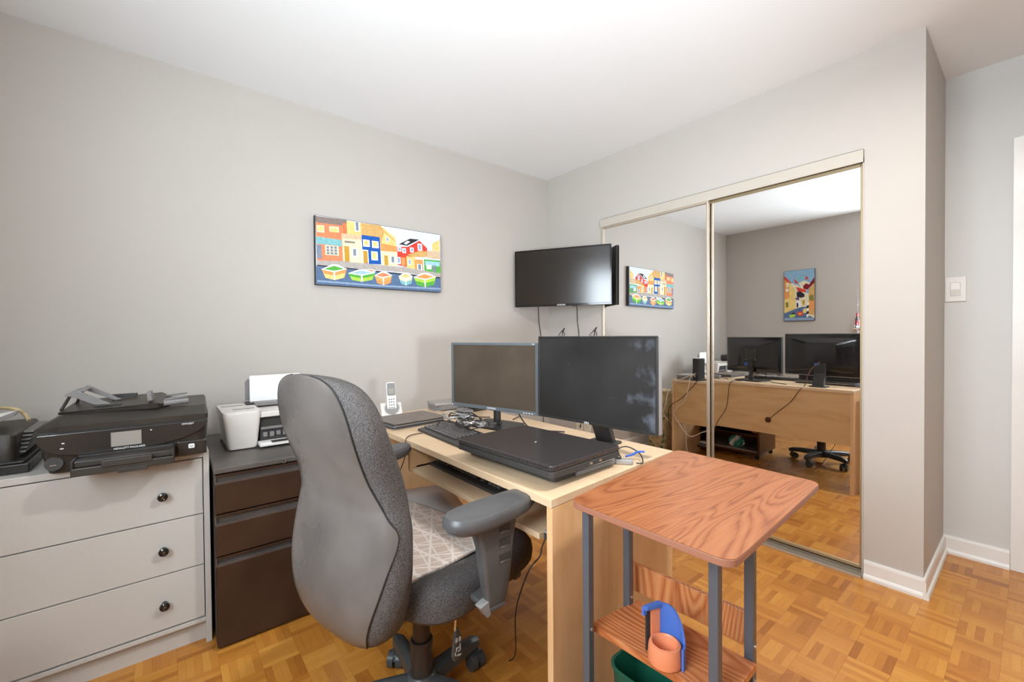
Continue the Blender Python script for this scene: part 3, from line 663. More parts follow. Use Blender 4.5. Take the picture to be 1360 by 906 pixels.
t, W, zz, hh = monitor('monitor', 'larger desk monitor with thin black bezel and smudged screen', (-1.345, -1.326), (-1.300, -1.836), .817, 1.140, .007, 'silver', 'screen2', .056, 'black', sb=.034)
b = B('black'); b.prism([(.045, zz+.10), (.060, zz+.10), (.066, zz+.02), (.105, .006), (.086, .004), (.040, zz+.02)], 'x', -.038, .038, bev=.002); b.build('neck', t)
b = B('black'); b.prism(rrect(-.055, .055, .035, .125, .012), 'z', 0, .008, bev=.002); b.build('foot', t)
text('DELL', .010, Matrix.Translation((-.02, -.0003, zz+.005)) @ Mv, 'maker_lettering', t, world=False)
b = B('sticker'); b.box(-.035, .025, .0605, .0613, zz+.045, zz+.072); b.build('rating_sticker', t)
b = B('sticker_b'); b.box(-.04, -.008, .0605, .0613, zz+.078, zz+.098); b.build('blue_sticker', t)

# ---------------------------------------------------------------- wall television in the corner
A, C = Vector((-.400, -.045, 0)), Vector((-.045, -.690, 0)); X = (C-A).normalized(); W = (C-A).length; mid = (A+C)/2
t = thing('television', 'flat black television mounted across the corner above the monitors', 'television', (mid.x, mid.y, 1.36), math.atan2(X.y, X.x))
hh = .432
b = B('blackg'); q = .011
b.box(-W/2, W/2, 0, .012, hh-q, hh, .002); b.box(-W/2, W/2, 0, .012, 0, q*1.5, .002); b.box(-W/2, -W/2+q, 0, .012, q, hh-q, .001); b.box(W/2-q, W/2, 0, .012, q, hh-q, .001)
b.build('bezel', t)
b = B('tvscreen'); b.box(-W/2+q-.001, W/2-q+.001, .003, .010, q*1.4, hh-q+.001); b.build('screen', t)
b = B('blackm'); b.box(-W/2, W/2, .0122, .024, 0, hh, .003); b.box(-.24, .24, .024, .055, .04, .30, .01); b.build('back_cover', t)
text('SAMSUNG', .014, Matrix.Translation((0, -.0004, .008)) @ Mv, 'maker_lettering', t, world=False)
b = B('blackm'); b.box(.08, .12, .001, .010, -.006, 0, .001); b.build('sensor_strip', t)
b = B('blackm'); b.box(-.10, .10, .055, .062, .08, .26, .002)
b.build('mount_plate', t)
t = thing('wall_mount', 'black swivel arm holding the television to the closet wall', 'mount', (-.03, -.17, 1.53))
b = B('blackm'); b.box(-.018, -.002, -.26, -.14, 1.46, 1.66, .003); b.build('wall_plate', t, world=True)
b = B('blackm'); b.tube([(-.02, -.20, 1.56), (-.08, -.24, 1.56), (-.138, -.297, 1.56)], .012, sub=2); b.build('arm', t, world=True)
# cords dropping from the television
def cord(label, pts, r=.003, m='cord_b', cat='cord', name='cord', group=None, sub=8):
    b = B(m); b.tube(pts, r, 8, sub=sub); o = b.build(name); at(o, Vector(pts[0])); return tag(o, label, cat, group)
cord('thin dark cord hanging from the left end of the television', [(-.135, -.022, 1.42), (-.120, -.008, 1.36), (-.115, -.008, 1.25), (-.095, -.010, 1.10), (-.09, -.010, .80), (-.085, -.020, .50), (-.08, -.026, .20), (-.08, -.05, .006)])
cord('thin dark cord hanging from the television middle to the outlets', [(-.030, -.33, 1.42), (-.010, -.330, 1.36), (-.008, -.332, 1.25), (-.008, -.350, 1.12), (-.008, -.37, .80), (-.008, -.362, .45), (-.02, -.362, .44)])
for k_, (y, lab) in enumerate(((-.165, 'small black wire clip on the closet wall below the television middle'), (-.495, 'small black wire clip on the closet wall beside the mirror edge'))):
    b = B('cord_b'); b.tube([(-.004, y+.0, 1.135), (-.008, y-.012, 1.172), (-.008, y-.03, 1.200)], .0028, 6, sub=4); b.tube([(-.008, y+.0, 1.172), (-.004, y-.012, 1.172), (-.003, y-.025, 1.15), (-.003, y-.022, 1.135)], .0026, 6, sub=4)
    b.tube([(-.006, y-.0, 1.13), (-.006, y+.045, 1.140), (-.008, y-.028, 1.200)], .0022, 6, sub=1)
    tag(at(b.build('wire_clip'), (0, y, 1.13)), lab, 'clip')
for k_, (y, lab) in enumerate(((-.345, 'ivory wall outlet behind the desk, the one nearer the corner'), (-.425, 'ivory wall outlet behind the desk, the one nearer the mirror'))):
    t = thing('wall_outlet', lab, 'outlet', (0, y, .41))
    b = B('plate'); b.box(-.006, -.0005, y-.034, y+.034, .355, .465, .002); b.build('cover_plate', t, world=True)
    b = B('blackm')
    for z_ in (.385, .43):
        for s in (-1, 1): b.box(-.0066, -.0058, y+s*.007-.0012, y+s*.007+.0012, z_, z_+.01)
    islands(b, 'socket', t, world=True)

# light switch
t = thing('light_switch', 'white rocker light switch on the white wall beside the door', 'switch', (ROOM_C, -2.340, 1.36))
b = B('white'); b.box(ROOM_C-.008, ROOM_C-.0005, -2.378, -2.302, 1.298, 1.424, .003); b.build('cover_plate', t, world=True)
b = B('silver'); b.box(ROOM_C-.0085, ROOM_C-.0078, -2.3595, -2.3205, 1.325, 1.397); b.build('rocker_gap', t, world=True)
b = B('white'); b.prism([(-.008, 0), (-.016, .032), (-.009, .066)], 'y', -2.356, -2.324, M=T(ROOM_C, 0, 1.328)); b.build('rocker', t, world=True)

# ---------------------------------------------------------------- paintings
HARBOUR = [
('sky',[(0.461,1.0),(1.0,1.0),(1.0,0.245),(0.477,0.245)]),
('brownroof',[(0.0,0.991),(0.216,1.0),(0.218,0.903),(0.0,0.897)]),
('coral',[(0.0,0.897),(0.19,0.907),(0.199,0.365),(0.006,0.345)]),
('coraldk',[(0.185,0.946),(0.217,0.951),(0.221,0.721),(0.189,0.718)]),
('yellow',[(0.215,0.989),(0.323,0.994),(0.327,0.771),(0.219,0.76)]),
('ochre',[(0.323,0.994),(0.475,1.0),(0.479,0.809),(0.327,0.793)]),
('yellow',[(0.475,1.0),(0.597,0.837),(0.602,0.63),(0.482,0.666)]),
('ochre',[(0.47,1.0),(0.508,0.927),(0.598,0.787),(0.599,0.726),(0.467,0.715)]),
('yellow',[(0.504,0.9),(0.594,0.768),(0.595,0.698),(0.476,0.7)]),
('cream',[(0.006,0.86),(0.057,0.867),(0.058,0.763),(0.007,0.758)]),
('cream',[(0.092,0.869),(0.158,0.877),(0.16,0.793),(0.094,0.786)]),
('yellow',[(0.012,0.847),(0.049,0.848),(0.049,0.788),(0.013,0.784)]),
('yellow',[(0.1,0.849),(0.151,0.851),(0.152,0.792),(0.101,0.785)]),
('teal',[(0.001,0.693),(0.177,0.687),(0.179,0.588),(0.002,0.598)]),
('teal',[(0.002,0.645),(0.166,0.659),(0.167,0.597),(0.002,0.585)]),
('cream',[(0.061,0.586),(0.155,0.585),(0.158,0.445),(0.063,0.439)]),
('slate',[(0.07,0.573),(0.089,0.572),(0.09,0.539),(0.071,0.537)]),
('slate',[(0.071,0.529),(0.09,0.529),(0.091,0.495),(0.071,0.494)]),
('slate',[(0.072,0.486),(0.091,0.485),(0.091,0.452),(0.072,0.451)]),
('slate',[(0.097,0.575),(0.116,0.575),(0.117,0.541),(0.098,0.54)]),
('slate',[(0.098,0.532),(0.117,0.531),(0.118,0.498),(0.098,0.496)]),
('slate',[(0.098,0.488),(0.118,0.488),(0.118,0.454),(0.099,0.453)]),
('slate',[(0.124,0.578),(0.144,0.578),(0.144,0.544),(0.125,0.542)]),
('slate',[(0.125,0.534),(0.144,0.534),(0.145,0.5),(0.125,0.498)]),
('slate',[(0.126,0.49),(0.145,0.49),(0.146,0.456),(0.126,0.455)]),
('slate',[(0.003,0.574),(0.036,0.574),(0.039,0.378),(0.006,0.377)]),
('sand',[(0.176,0.787),(0.323,0.803),(0.325,0.689),(0.177,0.706)]),
('lightcream',[(0.181,0.715),(0.328,0.729),(0.335,0.373),(0.187,0.346)]),
('ochredk',[(0.195,0.604),(0.231,0.604),(0.235,0.359),(0.199,0.357)]),
('grey',[(0.197,0.687),(0.275,0.688),(0.275,0.659),(0.198,0.651)]),
('white',[(0.252,0.587),(0.293,0.586),(0.296,0.448),(0.254,0.445)]),
('slate',[(0.26,0.575),(0.282,0.575),(0.284,0.474),(0.262,0.472)]),
('white',[(0.273,1.0),(0.31,1.0),(0.313,0.849),(0.276,0.844)]),
('slate',[(0.281,0.993),(0.302,0.994),(0.305,0.866),(0.284,0.863)]),
('blue',[(0.325,0.809),(0.467,0.811),(0.476,0.38),(0.333,0.362)]),
('white',[(0.335,0.741),(0.386,0.742),(0.388,0.637),(0.337,0.632)]),
('yellow',[(0.343,0.727),(0.376,0.727),(0.377,0.659),(0.345,0.656)]),
('white',[(0.403,0.739),(0.456,0.74),(0.458,0.633),(0.406,0.628)]),
('yellow',[(0.412,0.725),(0.446,0.725),(0.447,0.656),(0.414,0.653)]),
('white',[(0.397,0.574),(0.448,0.574),(0.451,0.437),(0.4,0.434)]),
('yellow',[(0.406,0.556),(0.437,0.556),(0.439,0.459),(0.408,0.457)]),
('white',[(0.329,0.582),(0.374,0.582),(0.378,0.373),(0.333,0.371)]),
('ochredk',[(0.335,0.567),(0.369,0.566),(0.372,0.373),(0.338,0.372)]),
('lightcream',[(0.47,0.663),(0.606,0.648),(0.612,0.351),(0.477,0.333)]),
('orange',[(0.472,0.716),(0.605,0.702),(0.607,0.609),(0.474,0.595)]),
('ochredk',[(0.5,0.531),(0.53,0.53),(0.533,0.375),(0.503,0.374)]),
('white',[(0.552,0.544),(0.589,0.544),(0.592,0.414),(0.555,0.412)]),
('slate',[(0.56,0.528),(0.582,0.528),(0.584,0.432),(0.562,0.431)]),
('white',[(0.514,0.833),(0.541,0.834),(0.543,0.758),(0.516,0.755)]),
('bluegrey',[(0.519,0.821),(0.537,0.821),(0.538,0.77),(0.52,0.768)]),
('red',[(0.609,0.701),(0.7,0.717),(0.806,0.848),(0.875,0.737),(0.878,0.606),(0.694,0.543),(0.688,0.378),(0.611,0.398)]),
('dark',[(0.623,0.741),(0.721,0.86),(0.805,0.866),(0.695,0.734)]),
('white',[(0.665,0.767),(0.697,0.816),(0.722,0.809),(0.689,0.751)]),
('white',[(0.614,0.703),(0.644,0.703),(0.646,0.625),(0.616,0.623)]),
('bluegrey',[(0.62,0.69),(0.639,0.69),(0.64,0.638),(0.621,0.637)]),
('white',[(0.652,0.686),(0.683,0.686),(0.685,0.608),(0.654,0.606)]),
('bluegrey',[(0.658,0.674),(0.678,0.674),(0.679,0.621),(0.66,0.62)]),
('white',[(0.719,0.714),(0.751,0.714),(0.753,0.635),(0.721,0.632)]),
('bluegrey',[(0.726,0.701),(0.745,0.701),(0.747,0.648),(0.727,0.646)]),
('white',[(0.787,0.796),(0.827,0.797),(0.83,0.681),(0.79,0.677)]),
('bluegrey',[(0.795,0.78),(0.819,0.781),(0.821,0.7),(0.797,0.698)]),
('white',[(0.604,0.53),(0.637,0.529),(0.639,0.416),(0.606,0.414)]),
('bluegrey',[(0.611,0.519),(0.631,0.519),(0.633,0.435),(0.612,0.434)]),
('orange',[(0.644,0.531),(0.677,0.53),(0.68,0.398),(0.647,0.396)]),
('ochre',[(0.693,0.579),(0.8,0.671),(0.876,0.681),(0.868,0.585),(0.763,0.56)]),
('yellow',[(0.686,0.559),(0.762,0.564),(0.767,0.365),(0.691,0.36)]),
('orange',[(0.758,0.522),(0.834,0.526),(0.838,0.358),(0.762,0.357)]),
('white',[(0.78,0.453),(0.826,0.451),(0.828,0.344),(0.783,0.342)]),
('slate',[(0.79,0.446),(0.816,0.445),(0.818,0.36),(0.792,0.359)]),
('white',[(0.7,0.517),(0.729,0.516),(0.731,0.419),(0.702,0.417)]),
('bluegrey',[(0.705,0.506),(0.724,0.505),(0.726,0.434),(0.706,0.433)]),
('yellow',[(0.919,0.824),(0.991,0.921),(0.992,0.711),(0.922,0.712)]),
('sand',[(0.871,0.698),(0.992,0.708),(0.995,0.575),(0.874,0.568)]),
('green',[(0.844,0.542),(0.996,0.55),(1.0,0.33),(0.849,0.328)]),
('tealight',[(0.855,0.516),(0.991,0.523),(0.993,0.447),(0.856,0.442)]),
('white',[(0.866,0.453),(0.913,0.452),(0.915,0.381),(0.868,0.379)]),
('slate',[(0.924,0.456),(0.956,0.455),(0.959,0.344),(0.927,0.343)]),
('stone',[(0.004,0.344),(0.187,0.371),(0.395,0.367),(0.669,0.374),(0.997,0.328),(0.999,0.251),(0.671,0.283),(0.397,0.282),(0.005,0.273)]),
('dark',[(0.005,0.281),(0.212,0.277),(0.432,0.271),(0.672,0.265),(0.996,0.26),(0.997,0.232),(0.672,0.238),(0.432,0.245),(0.213,0.252),(0.005,0.257)]),
('water',[(0.0,0.264),(0.213,0.26),(0.432,0.251),(0.672,0.244),(0.997,0.235),(1.0,0.0),(0.0,0.0)]),
('waterlight',[(0.003,0.057),(0.401,0.049),(0.998,0.068),(0.999,0.039),(0.402,0.023),(0.003,0.033)]),
('orange',[(0.032,0.23),(0.122,0.202),(0.213,0.268),(0.193,0.122),(0.124,0.075),(0.061,0.098)]),
('white',[(0.033,0.218),(0.102,0.302),(0.147,0.312),(0.213,0.256),(0.122,0.191)]),
('green',[(0.05,0.227),(0.12,0.288),(0.194,0.257),(0.122,0.209)]),
('yellow',[(0.047,0.164),(0.123,0.14),(0.199,0.194),(0.193,0.122),(0.124,0.075),(0.061,0.098)]),
('white',[(0.116,0.213),(0.127,0.215),(0.127,0.075),(0.118,0.074)]),
('lightblue',[(0.341,0.253),(0.387,0.242),(0.432,0.271),(0.422,0.207),(0.388,0.185),(0.356,0.194)]),
('white',[(0.342,0.248),(0.377,0.286),(0.399,0.291),(0.432,0.266),(0.387,0.236)]),
('coral',[(0.35,0.252),(0.386,0.28),(0.423,0.266),(0.387,0.245)]),
('coral',[(0.349,0.224),(0.387,0.214),(0.425,0.239),(0.422,0.207),(0.388,0.185),(0.356,0.194)]),
('white',[(0.384,0.246),(0.389,0.247),(0.39,0.185),(0.385,0.184)]),
('green',[(0.218,0.201),(0.322,0.184),(0.428,0.243),(0.404,0.122),(0.323,0.079),(0.25,0.095)]),
('white',[(0.218,0.192),(0.299,0.265),(0.352,0.276),(0.428,0.233),(0.322,0.174)]),
('lightblue',[(0.238,0.2),(0.32,0.254),(0.406,0.233),(0.321,0.189)]),
('lime',[(0.235,0.148),(0.322,0.132),(0.412,0.181),(0.404,0.122),(0.323,0.079),(0.25,0.095)]),
('white',[(0.315,0.192),(0.328,0.194),(0.328,0.08),(0.317,0.078)]),
('ochre',[(0.418,0.201),(0.491,0.171),(0.564,0.229),(0.549,0.093),(0.493,0.051),(0.442,0.075)]),
('white',[(0.418,0.19),(0.474,0.266),(0.511,0.273),(0.564,0.217),(0.491,0.16)]),
('coral',[(0.432,0.197),(0.489,0.251),(0.549,0.219),(0.49,0.177)]),
('orange',[(0.43,0.138),(0.492,0.112),(0.553,0.16),(0.549,0.093),(0.493,0.051),(0.442,0.075)]),
('white',[(0.486,0.181),(0.495,0.183),(0.496,0.052),(0.489,0.05)]),
('lightcream',[(0.617,0.22),(0.678,0.188),(0.738,0.242),(0.727,0.11),(0.681,0.07),(0.638,0.095)]),
('white',[(0.617,0.209),(0.664,0.282),(0.694,0.288),(0.739,0.231),(0.678,0.177)]),
('yellow',[(0.629,0.216),(0.676,0.267),(0.726,0.234),(0.678,0.194)]),
('teal',[(0.628,0.158),(0.679,0.13),(0.73,0.176),(0.727,0.11),(0.681,0.07),(0.638,0.095)]),
('white',[(0.674,0.198),(0.682,0.199),(0.683,0.07),(0.677,0.069)]),
('lime',[(0.746,0.229),(0.85,0.199),(0.955,0.267),(0.933,0.114),(0.853,0.065),(0.78,0.09)]),
('white',[(0.746,0.217),(0.826,0.304),(0.879,0.315),(0.956,0.255),(0.85,0.187)]),
('orange',[(0.766,0.225),(0.847,0.289),(0.934,0.256),(0.85,0.206)]),
('green',[(0.764,0.16),(0.851,0.133),(0.94,0.19),(0.933,0.114),(0.853,0.065),(0.78,0.09)]),
('white',[(0.843,0.21),(0.856,0.212),(0.857,0.066),(0.847,0.064)])]
ALLEY = [
('skyblue',[(0.0,1.0),(1.0,1.0),(1.0,0.523),(0.0,0.566)]),
('red',[(0.0,0.911),(0.245,0.761),(0.149,0.75),(0.0,0.822)]),
('orange',[(0.0,0.838),(0.217,0.746),(0.21,0.399),(0.006,0.406)]),
('yellow',[(0.176,0.764),(0.403,0.579),(0.42,0.206),(0.002,0.155),(0.006,0.437),(0.171,0.463)]),
('cream',[(0.217,0.746),(0.459,0.703),(0.719,0.535),(0.819,0.439),(0.787,0.257),(0.395,0.269),(0.376,0.581)]),
('red',[(0.315,0.845),(0.487,0.749),(0.38,0.738)]),
('red',[(0.688,0.809),(0.748,0.877),(0.819,0.802)]),
('cream',[(0.487,0.749),(0.701,0.785),(0.855,0.73),(0.746,0.565),(0.59,0.603)]),
('red',[(0.405,0.674),(0.747,0.596),(0.719,0.55),(0.456,0.577)]),
('darkred',[(0.631,0.679),(0.725,0.729),(0.828,0.7),(0.993,0.832),(0.997,0.723),(0.773,0.602),(0.643,0.624)]),
('cream',[(0.217,0.746),(0.299,0.75),(0.377,0.628),(0.323,0.63)]),
('ochre',[(0.825,0.623),(0.997,0.723),(1.0,0.101),(0.807,0.12)]),
('orange',[(0.829,0.377),(0.996,0.402),(0.997,0.116),(0.833,0.135)]),
('olive',[(0.82,0.485),(0.975,0.494),(0.97,0.372),(0.843,0.392)]),
('dark',[(0.416,0.563),(0.536,0.582),(0.679,0.521),(0.69,0.467),(0.585,0.448),(0.427,0.469)]),
('purple',[(0.386,0.455),(0.506,0.466),(0.505,0.404),(0.385,0.416)]),
('white',[(0.398,0.377),(0.557,0.387),(0.553,0.264),(0.395,0.253)]),
('dark',[(0.418,0.353),(0.477,0.351),(0.48,0.266),(0.421,0.26)]),
('ochredk',[(0.61,0.4),(0.688,0.405),(0.69,0.306),(0.612,0.308)]),
('olive',[(0.046,0.373),(0.142,0.378),(0.14,0.276),(0.059,0.271)]),
('orange',[(0.022,0.564),(0.173,0.558),(0.171,0.463),(0.02,0.469)]),
('white',[(0.051,0.65),(0.147,0.646),(0.146,0.598),(0.05,0.594)]),
('cream',[(0.066,0.77),(0.163,0.765),(0.147,0.67),(0.079,0.673)]),
('teal',[(0.436,0.854),(0.504,0.882),(0.597,0.861),(0.569,0.808),(0.462,0.805)]),
('water',[(0.002,0.155),(0.368,0.231),(0.553,0.264),(0.787,0.272),(0.794,0.106),(1.0,0.041),(1.0,0.0),(0.0,0.0)]),
('waterlight',[(0.014,0.062),(0.982,0.049),(0.993,0.005),(0.014,0.007)]),
('lime',[(0.165,0.12),(0.379,0.131),(0.364,0.077),(0.204,0.058)]),
('dark',[(0.246,0.149),(0.366,0.165),(0.379,0.131),(0.272,0.125)]),
('red',[(0.433,0.175),(0.629,0.178),(0.626,0.087),(0.457,0.098)]),
('orange',[(0.485,0.151),(0.589,0.153),(0.575,0.111),(0.484,0.113)]),
('yellow',[(0.63,0.223),(0.748,0.243),(0.744,0.152),(0.641,0.14)]),
('white',[(0.756,0.349),(0.829,0.354),(0.827,0.304),(0.754,0.288)]),
('dark',[(0.754,0.291),(0.827,0.297),(0.825,0.247),(0.752,0.231)]),
('white',[(0.752,0.234),(0.824,0.239),(0.823,0.189),(0.75,0.173)]),
('dark',[(0.75,0.176),(0.822,0.182),(0.821,0.132),(0.748,0.116)]),
('white',[(0.748,0.119),(0.82,0.125),(0.819,0.075),(0.746,0.059)]),
('ochre',[(0.836,0.195),(0.963,0.207),(0.985,0.116),(0.846,0.12)])]
def painting(name, label, W_, H_, dep, M, art, back):
    t = thing(name, label, 'painting', M.translation)
    b = B('canvas', 'p_'+back); b.box(-W_/2, W_/2, -dep, 0, 0, H_, .002, m='canvas', M=M); b.build('canvas', t, world=True)
    b = B('p_'+back); e = .003
    b.box(-W_/2+e, W_/2-e, -dep-.0008, -dep+.0002, e, H_-e, m='p_'+back)
    z_ = dep+.0008
    for c, P in art:
        z_ += .00003
        b.raw([(-W_/2+e+u*(W_-2*e), -z_, e+v*(H_-2*e)) for u, v in P], [tuple(range(len(P)))], 'p_'+c)
    b.bm.transform(M); b.build('painted_scene', t, world=True, recalc=False)
painting('painting', 'wide painting of colourful harbour houses and rowing boats on the left wall', .800, .392, .034, T(-1.448, -.002, 1.440), HARBOUR, 'sky')
painting('painting', 'tall painting of a red-roofed village alley, seen in the mirror', .312, .595, .022, frame_mat((ROOM_L+.001, -.845, 1.285), (0, -1, 0), (-1, 0, 0), (0, 0, 1)), ALLEY, 'cream')

# ---------------------------------------------------------------- laptops, stacked
def laptop(name, label, cx, cy, z, rz, dx, dy, th, lid_m, silver=False, battery=False):
    t = thing(name, label, 'laptop', (cx, cy, z), rz)
    hx, hy = dx/2, dy/2
    b = B('blackm', 'silver'); P = rrect(-hx, hx, -hy, hy, .014)
    b.prism(P, 'z', .003, th*.55, m='blackm', bev=.002)
    if silver: b.prism(rrect(-hx-.002, hx+.001, -hy-.002, hy+.002, .014), 'z', th*.50, th*.60, m='rim', bev=.001)
    for sx in (-1, 1):
        for sy in (-1, 1): b.cyl((sx*(hx-.03), sy*(hy-.03), 0), (sx*(hx-.03), sy*(hy-.03), .004), .008, n=12, m='blackm')
    b.build('base', t)
    b = B(lid_m, 'silver'); b.prism(P, 'z', th*.64, th, m=lid_m, bev=.003); b.prism(rrect(-hx+.002, hx-.002, -hy+.002, hy-.002, .014), 'z', th*.60, th*.64, m='silver' if silver else 'blackm'); b.build('lid', t)
    b = B('bolt')
    for k_ in range(5): b.box(-.02+k_*.022, -.010+k_*.022, -hy-.0012, -hy+.001, th*.25, th*.42, m='bolt' if k_ % 2 else 'blackm')
    islands(b, 'port', t)
    if battery:
        b = B('silver_d'); b.box(hx-.20, hx+.003, -hy-.006, -hy+.01, .002, th*.5, .002); b.build('battery', t)
    return t
laptop('laptop', 'closed laptop at the bottom of the stack on the desk', -1.562, -1.565, DZ, math.radians(1.5), .290, .400, .030, 'blackm', True, True)
t = laptop('laptop', 'closed black laptop with dusty lid, topmost of the stack on the desk', -1.605, -1.592, DZ+.0305, math.radians(3.2), .312, .425, .036, 'lid', False)
b = B('ink'); b.prism([(-.007, 0), (0, -.002), (.007, 0), (0, .002)], 'z', .0360, .0363, M=T(0, 0, 0, rz=.3)); b.build('lid_logo', t)

# usb adapter with its lead and a blue tie
t = thing('usb_adapter', 'small silver adapter with looped black lead beside the laptops', 'adapter', (-1.405, -1.785, DZ))
b = B('silver', 'blackm'); Ma = T(-1.405, -1.785, DZ, rz=math.radians(-52)); b.box(-.028, .026, -.011, .011, 0, .017, .004, m='silver', M=Ma); b.lathe([(0, 0), (.010, 0), (.010, .002), (0, .002)], 20, m='blackm', M=Ma @ T(-.018, 0, .017)); b.build('body', t, world=True)
b = B('cord_b'); b.tube([(-1.395, -1.765, DZ+.012), (-1.37, -1.735, DZ+.03), (-1.335, -1.745, DZ+.035), (-1.325, -1.785, DZ+.02), (-1.365, -1.825, DZ+.006), (-1.385, -1.815, DZ+.006)], .0022); b.tube([(-1.425, -1.765, DZ+.010), (-1.405, -1.745, DZ+.02), (-1.39, -1.715, DZ+.02)], .002); b.build('lead', t, world=True)
b = B('sticker_b'); b.tube([(-1.385, -1.775, DZ+.018), (-1.36, -1.785, DZ+.022), (-1.335, -1.785, DZ+.026), (-1.318, -1.80, DZ+.026)], .0035, sub=3); b.build('blue_tie', t, world=True)

# ---------------------------------------------------------------- things at the far end of the desk
t = thing('folder', 'dark brown leather folder stuffed with papers on the far desk corner', 'folder', (-1.625, -.735, DZ), math.radians(4))
def bow(z, s=1.0): return [(x*s, y*s, z) for x, y in rrect(-.135, .135, -.105, .105, .015)]
b = B('binder'); b.prism(rrect(-.138, .138, -.108, .108, .015), 'z', .0005, .004, bev=.001); b.build('back_cover', t)
for k_, (m, dx, dy) in enumerate((('blackm', .0, 0), ('silver_d', -.004, .003), ('silver_d', .003, -.002), ('blackm', -.002, .002))):
    b = B(m); b.prism(rrect(-.130+dx, .130+dx, -.100+dy, .100+dy, .01), 'z', .0045+.0045*k_, .0085+.0045*k_); b.build('inner_sheet', t)
b = B('binder'); b.prism(rrect(-.137, .137, -.107, .107, .018), 'z', .0230, .0275, bev=.0015, M=T(0, 0, 0, ry=0)); b.build('front_cover', t)

t = thing('cordless_phone', 'white cordless phone standing in its charging dock', 'phone', (-1.612, -.492, DZ), math.radians(-14))
b = B('whiteg'); b.prism([(-.05, .0), (.045, .0), (.045, .025), (.02, .060), (.004, .064), (-.04, .016)], 'x', -.052, .052, bev=.004, m='whiteg'); b.build('dock', t)
b = B('silver_d'); b.lathe([(0, 0), (.034, 0), (.034, .006), (0, .006)], 28, M=T(0, -.028, .040, rx=math.radians(65))); b.build('speaker_ring', t)
b = B('ink')
for k_ in range(5): b.box(.040, .050, -.018+.0*k_, -.012, .020+.008*k_, .024+.008*k_, .001)
islands(b, 'dock_button', t)
Mh = T(0, -.030, .018, rx=math.radians(-14))
b = B('white'); b.prism(rrect(-.023, .023, 0, .155, .010), 'y', -.010, .012, M=Mh, bev=.003, m='white'); hs = b.build('handset', t)
b = B('silver_d', 'lcd'); b.prism(rrect(-.020, .020, .085, .150, .006), 'y', -.013, -.010, M=Mh, m='silver_d'); b.box(-.013, .013, -.0138, -.0132, .095, .122, m='lcd', M=Mh); b.build('display', hs)
b = B('silver_d')
for r in range(4):
    for c in range(3): b.box(-.015+c*.011, -.008+c*.011, -.0115, -.0095, .020+r*.014, .028+r*.014, .0008, M=Mh)
islands(b, 'keypad', hs)

t = thing('modem', 'silver-grey flat modem lying behind the smaller monitor', 'modem', (-1.285, -.515, DZ), math.radians(-8))
b = B('silver'); b.box(-.105, .105, -.075, .060, .030, .044, .004); b.box(-.098, .098, -.060, .058, .0, .006, .002); b.build('shell', t)
b = B('silver_d'); P = [(-.100, -.040), (-.060, -.074), (.085, -.074), (.100, -.06), (.100, .055), (-.100, .055)]; b.prism(P, 'z', .0065, .0295, bev=.002); b.build('vented_body', t)
t = thing('router', 'upright black router standing behind the smaller monitor', 'router', (-1.215, -.665, DZ), math.radians(5))
b = B('black'); b.box(-.050, .050, -.030, .030, .012, .200, .006); b.box(-.060, .060, -.040, .040, 0, .014, .004); b.build('body', t)
b = B('ink')
for k_ in range(4): b.box(-.0505, -.050, -.006, .006, .05+.03*k_, .058+.03*k_)
islands(b, 'status_light', t)
b = B('paper'); b.box(-.048, .048, -.032, .028, .2005, .203, M=T(ry=-.0)); b.build('paper_note', t)
t = thing('power_brick', 'grey power adapter on the desk below the smaller monitor', 'adapter', (-1.33, -.755, DZ), math.radians(-10))
b = B('silver_d'); b.box(-.030, .030, -.045, .045, 0, .032, .005); b.build('body', t)
b = B('cord_b'); b.tube([(0, -.045, .015), (.01, -.08, .008), (.04, -.11, .005), (.08, -.13, .004)], .0025); b.build('lead', t)

# tangled cables on the keyboard
random.seed(11)
t = thing('cable_tangle', 'tangled grey and black cables heaped beside the smaller monitor neck', 'cables', (-1.50, -1.16, DZ))
for k_ in range(9):
    b = B(('cord_b', 'silver_d', 'cord_b', 'silver', 'cord_b')[k_ % 5]); cx, cy = -1.545+.02*math.sin(k_*2.1), -1.12+.018*k_-.05; R_ = random.uniform(.035, .075)
    pts = []
    for j in range(11):
        a = j*.85+k_; pts.append((cx+R_*math.cos(a)*(.8+.3*random.random()), cy+R_*1.15*math.sin(a), DZ+.036+.004*k_*.6+.012*random.random()+.010*(j % 2)))
    b.tube(pts, random.choice((.0022, .003, .0028)), 6, sub=5); b.build('cable', t, world=True)
b = B('silver', 'blackm'); b.box(-.02, .02, -.012, .012, 0, .012, .002, m='silver', M=T(-1.52, -1.17, DZ+.040, rz=.6)); b.box(-.014, .014, -.009, .009, 0, .010, .002, m='blackm', M=T(-1.50, -1.22, DZ+.048, rz=-.3)); b.box(-.025, .025, -.010, .010, 0, .013, .003, m='silver_d', M=T(-1.56, -1.08, DZ+.038, rz=1.1)); islands(b, 'connector', t, world=True)
cord('thin black lead arching over the far corner of the keyboard', [(-1.62, -.985, DZ+.024), (-1.585, -.96, DZ+.036), (-1.53, -.955, DZ+.022), (-1.49, -.99, DZ+.004), (-1.45, -1.03, DZ+.004)], .002)
cord('brown cord running from the keyboard over the desk front edge', [(-1.66, -1.0, DZ+.006), (-1.71, -.985, DZ+.004), (-1.765, -1.01, DZ+.005), (-1.792, -1.04, DZ-.01), (-1.80, -1.055, .68), (-1.83, -1.04, .60), (-1.85, -.98, .54)], .0022, 'cord_br')
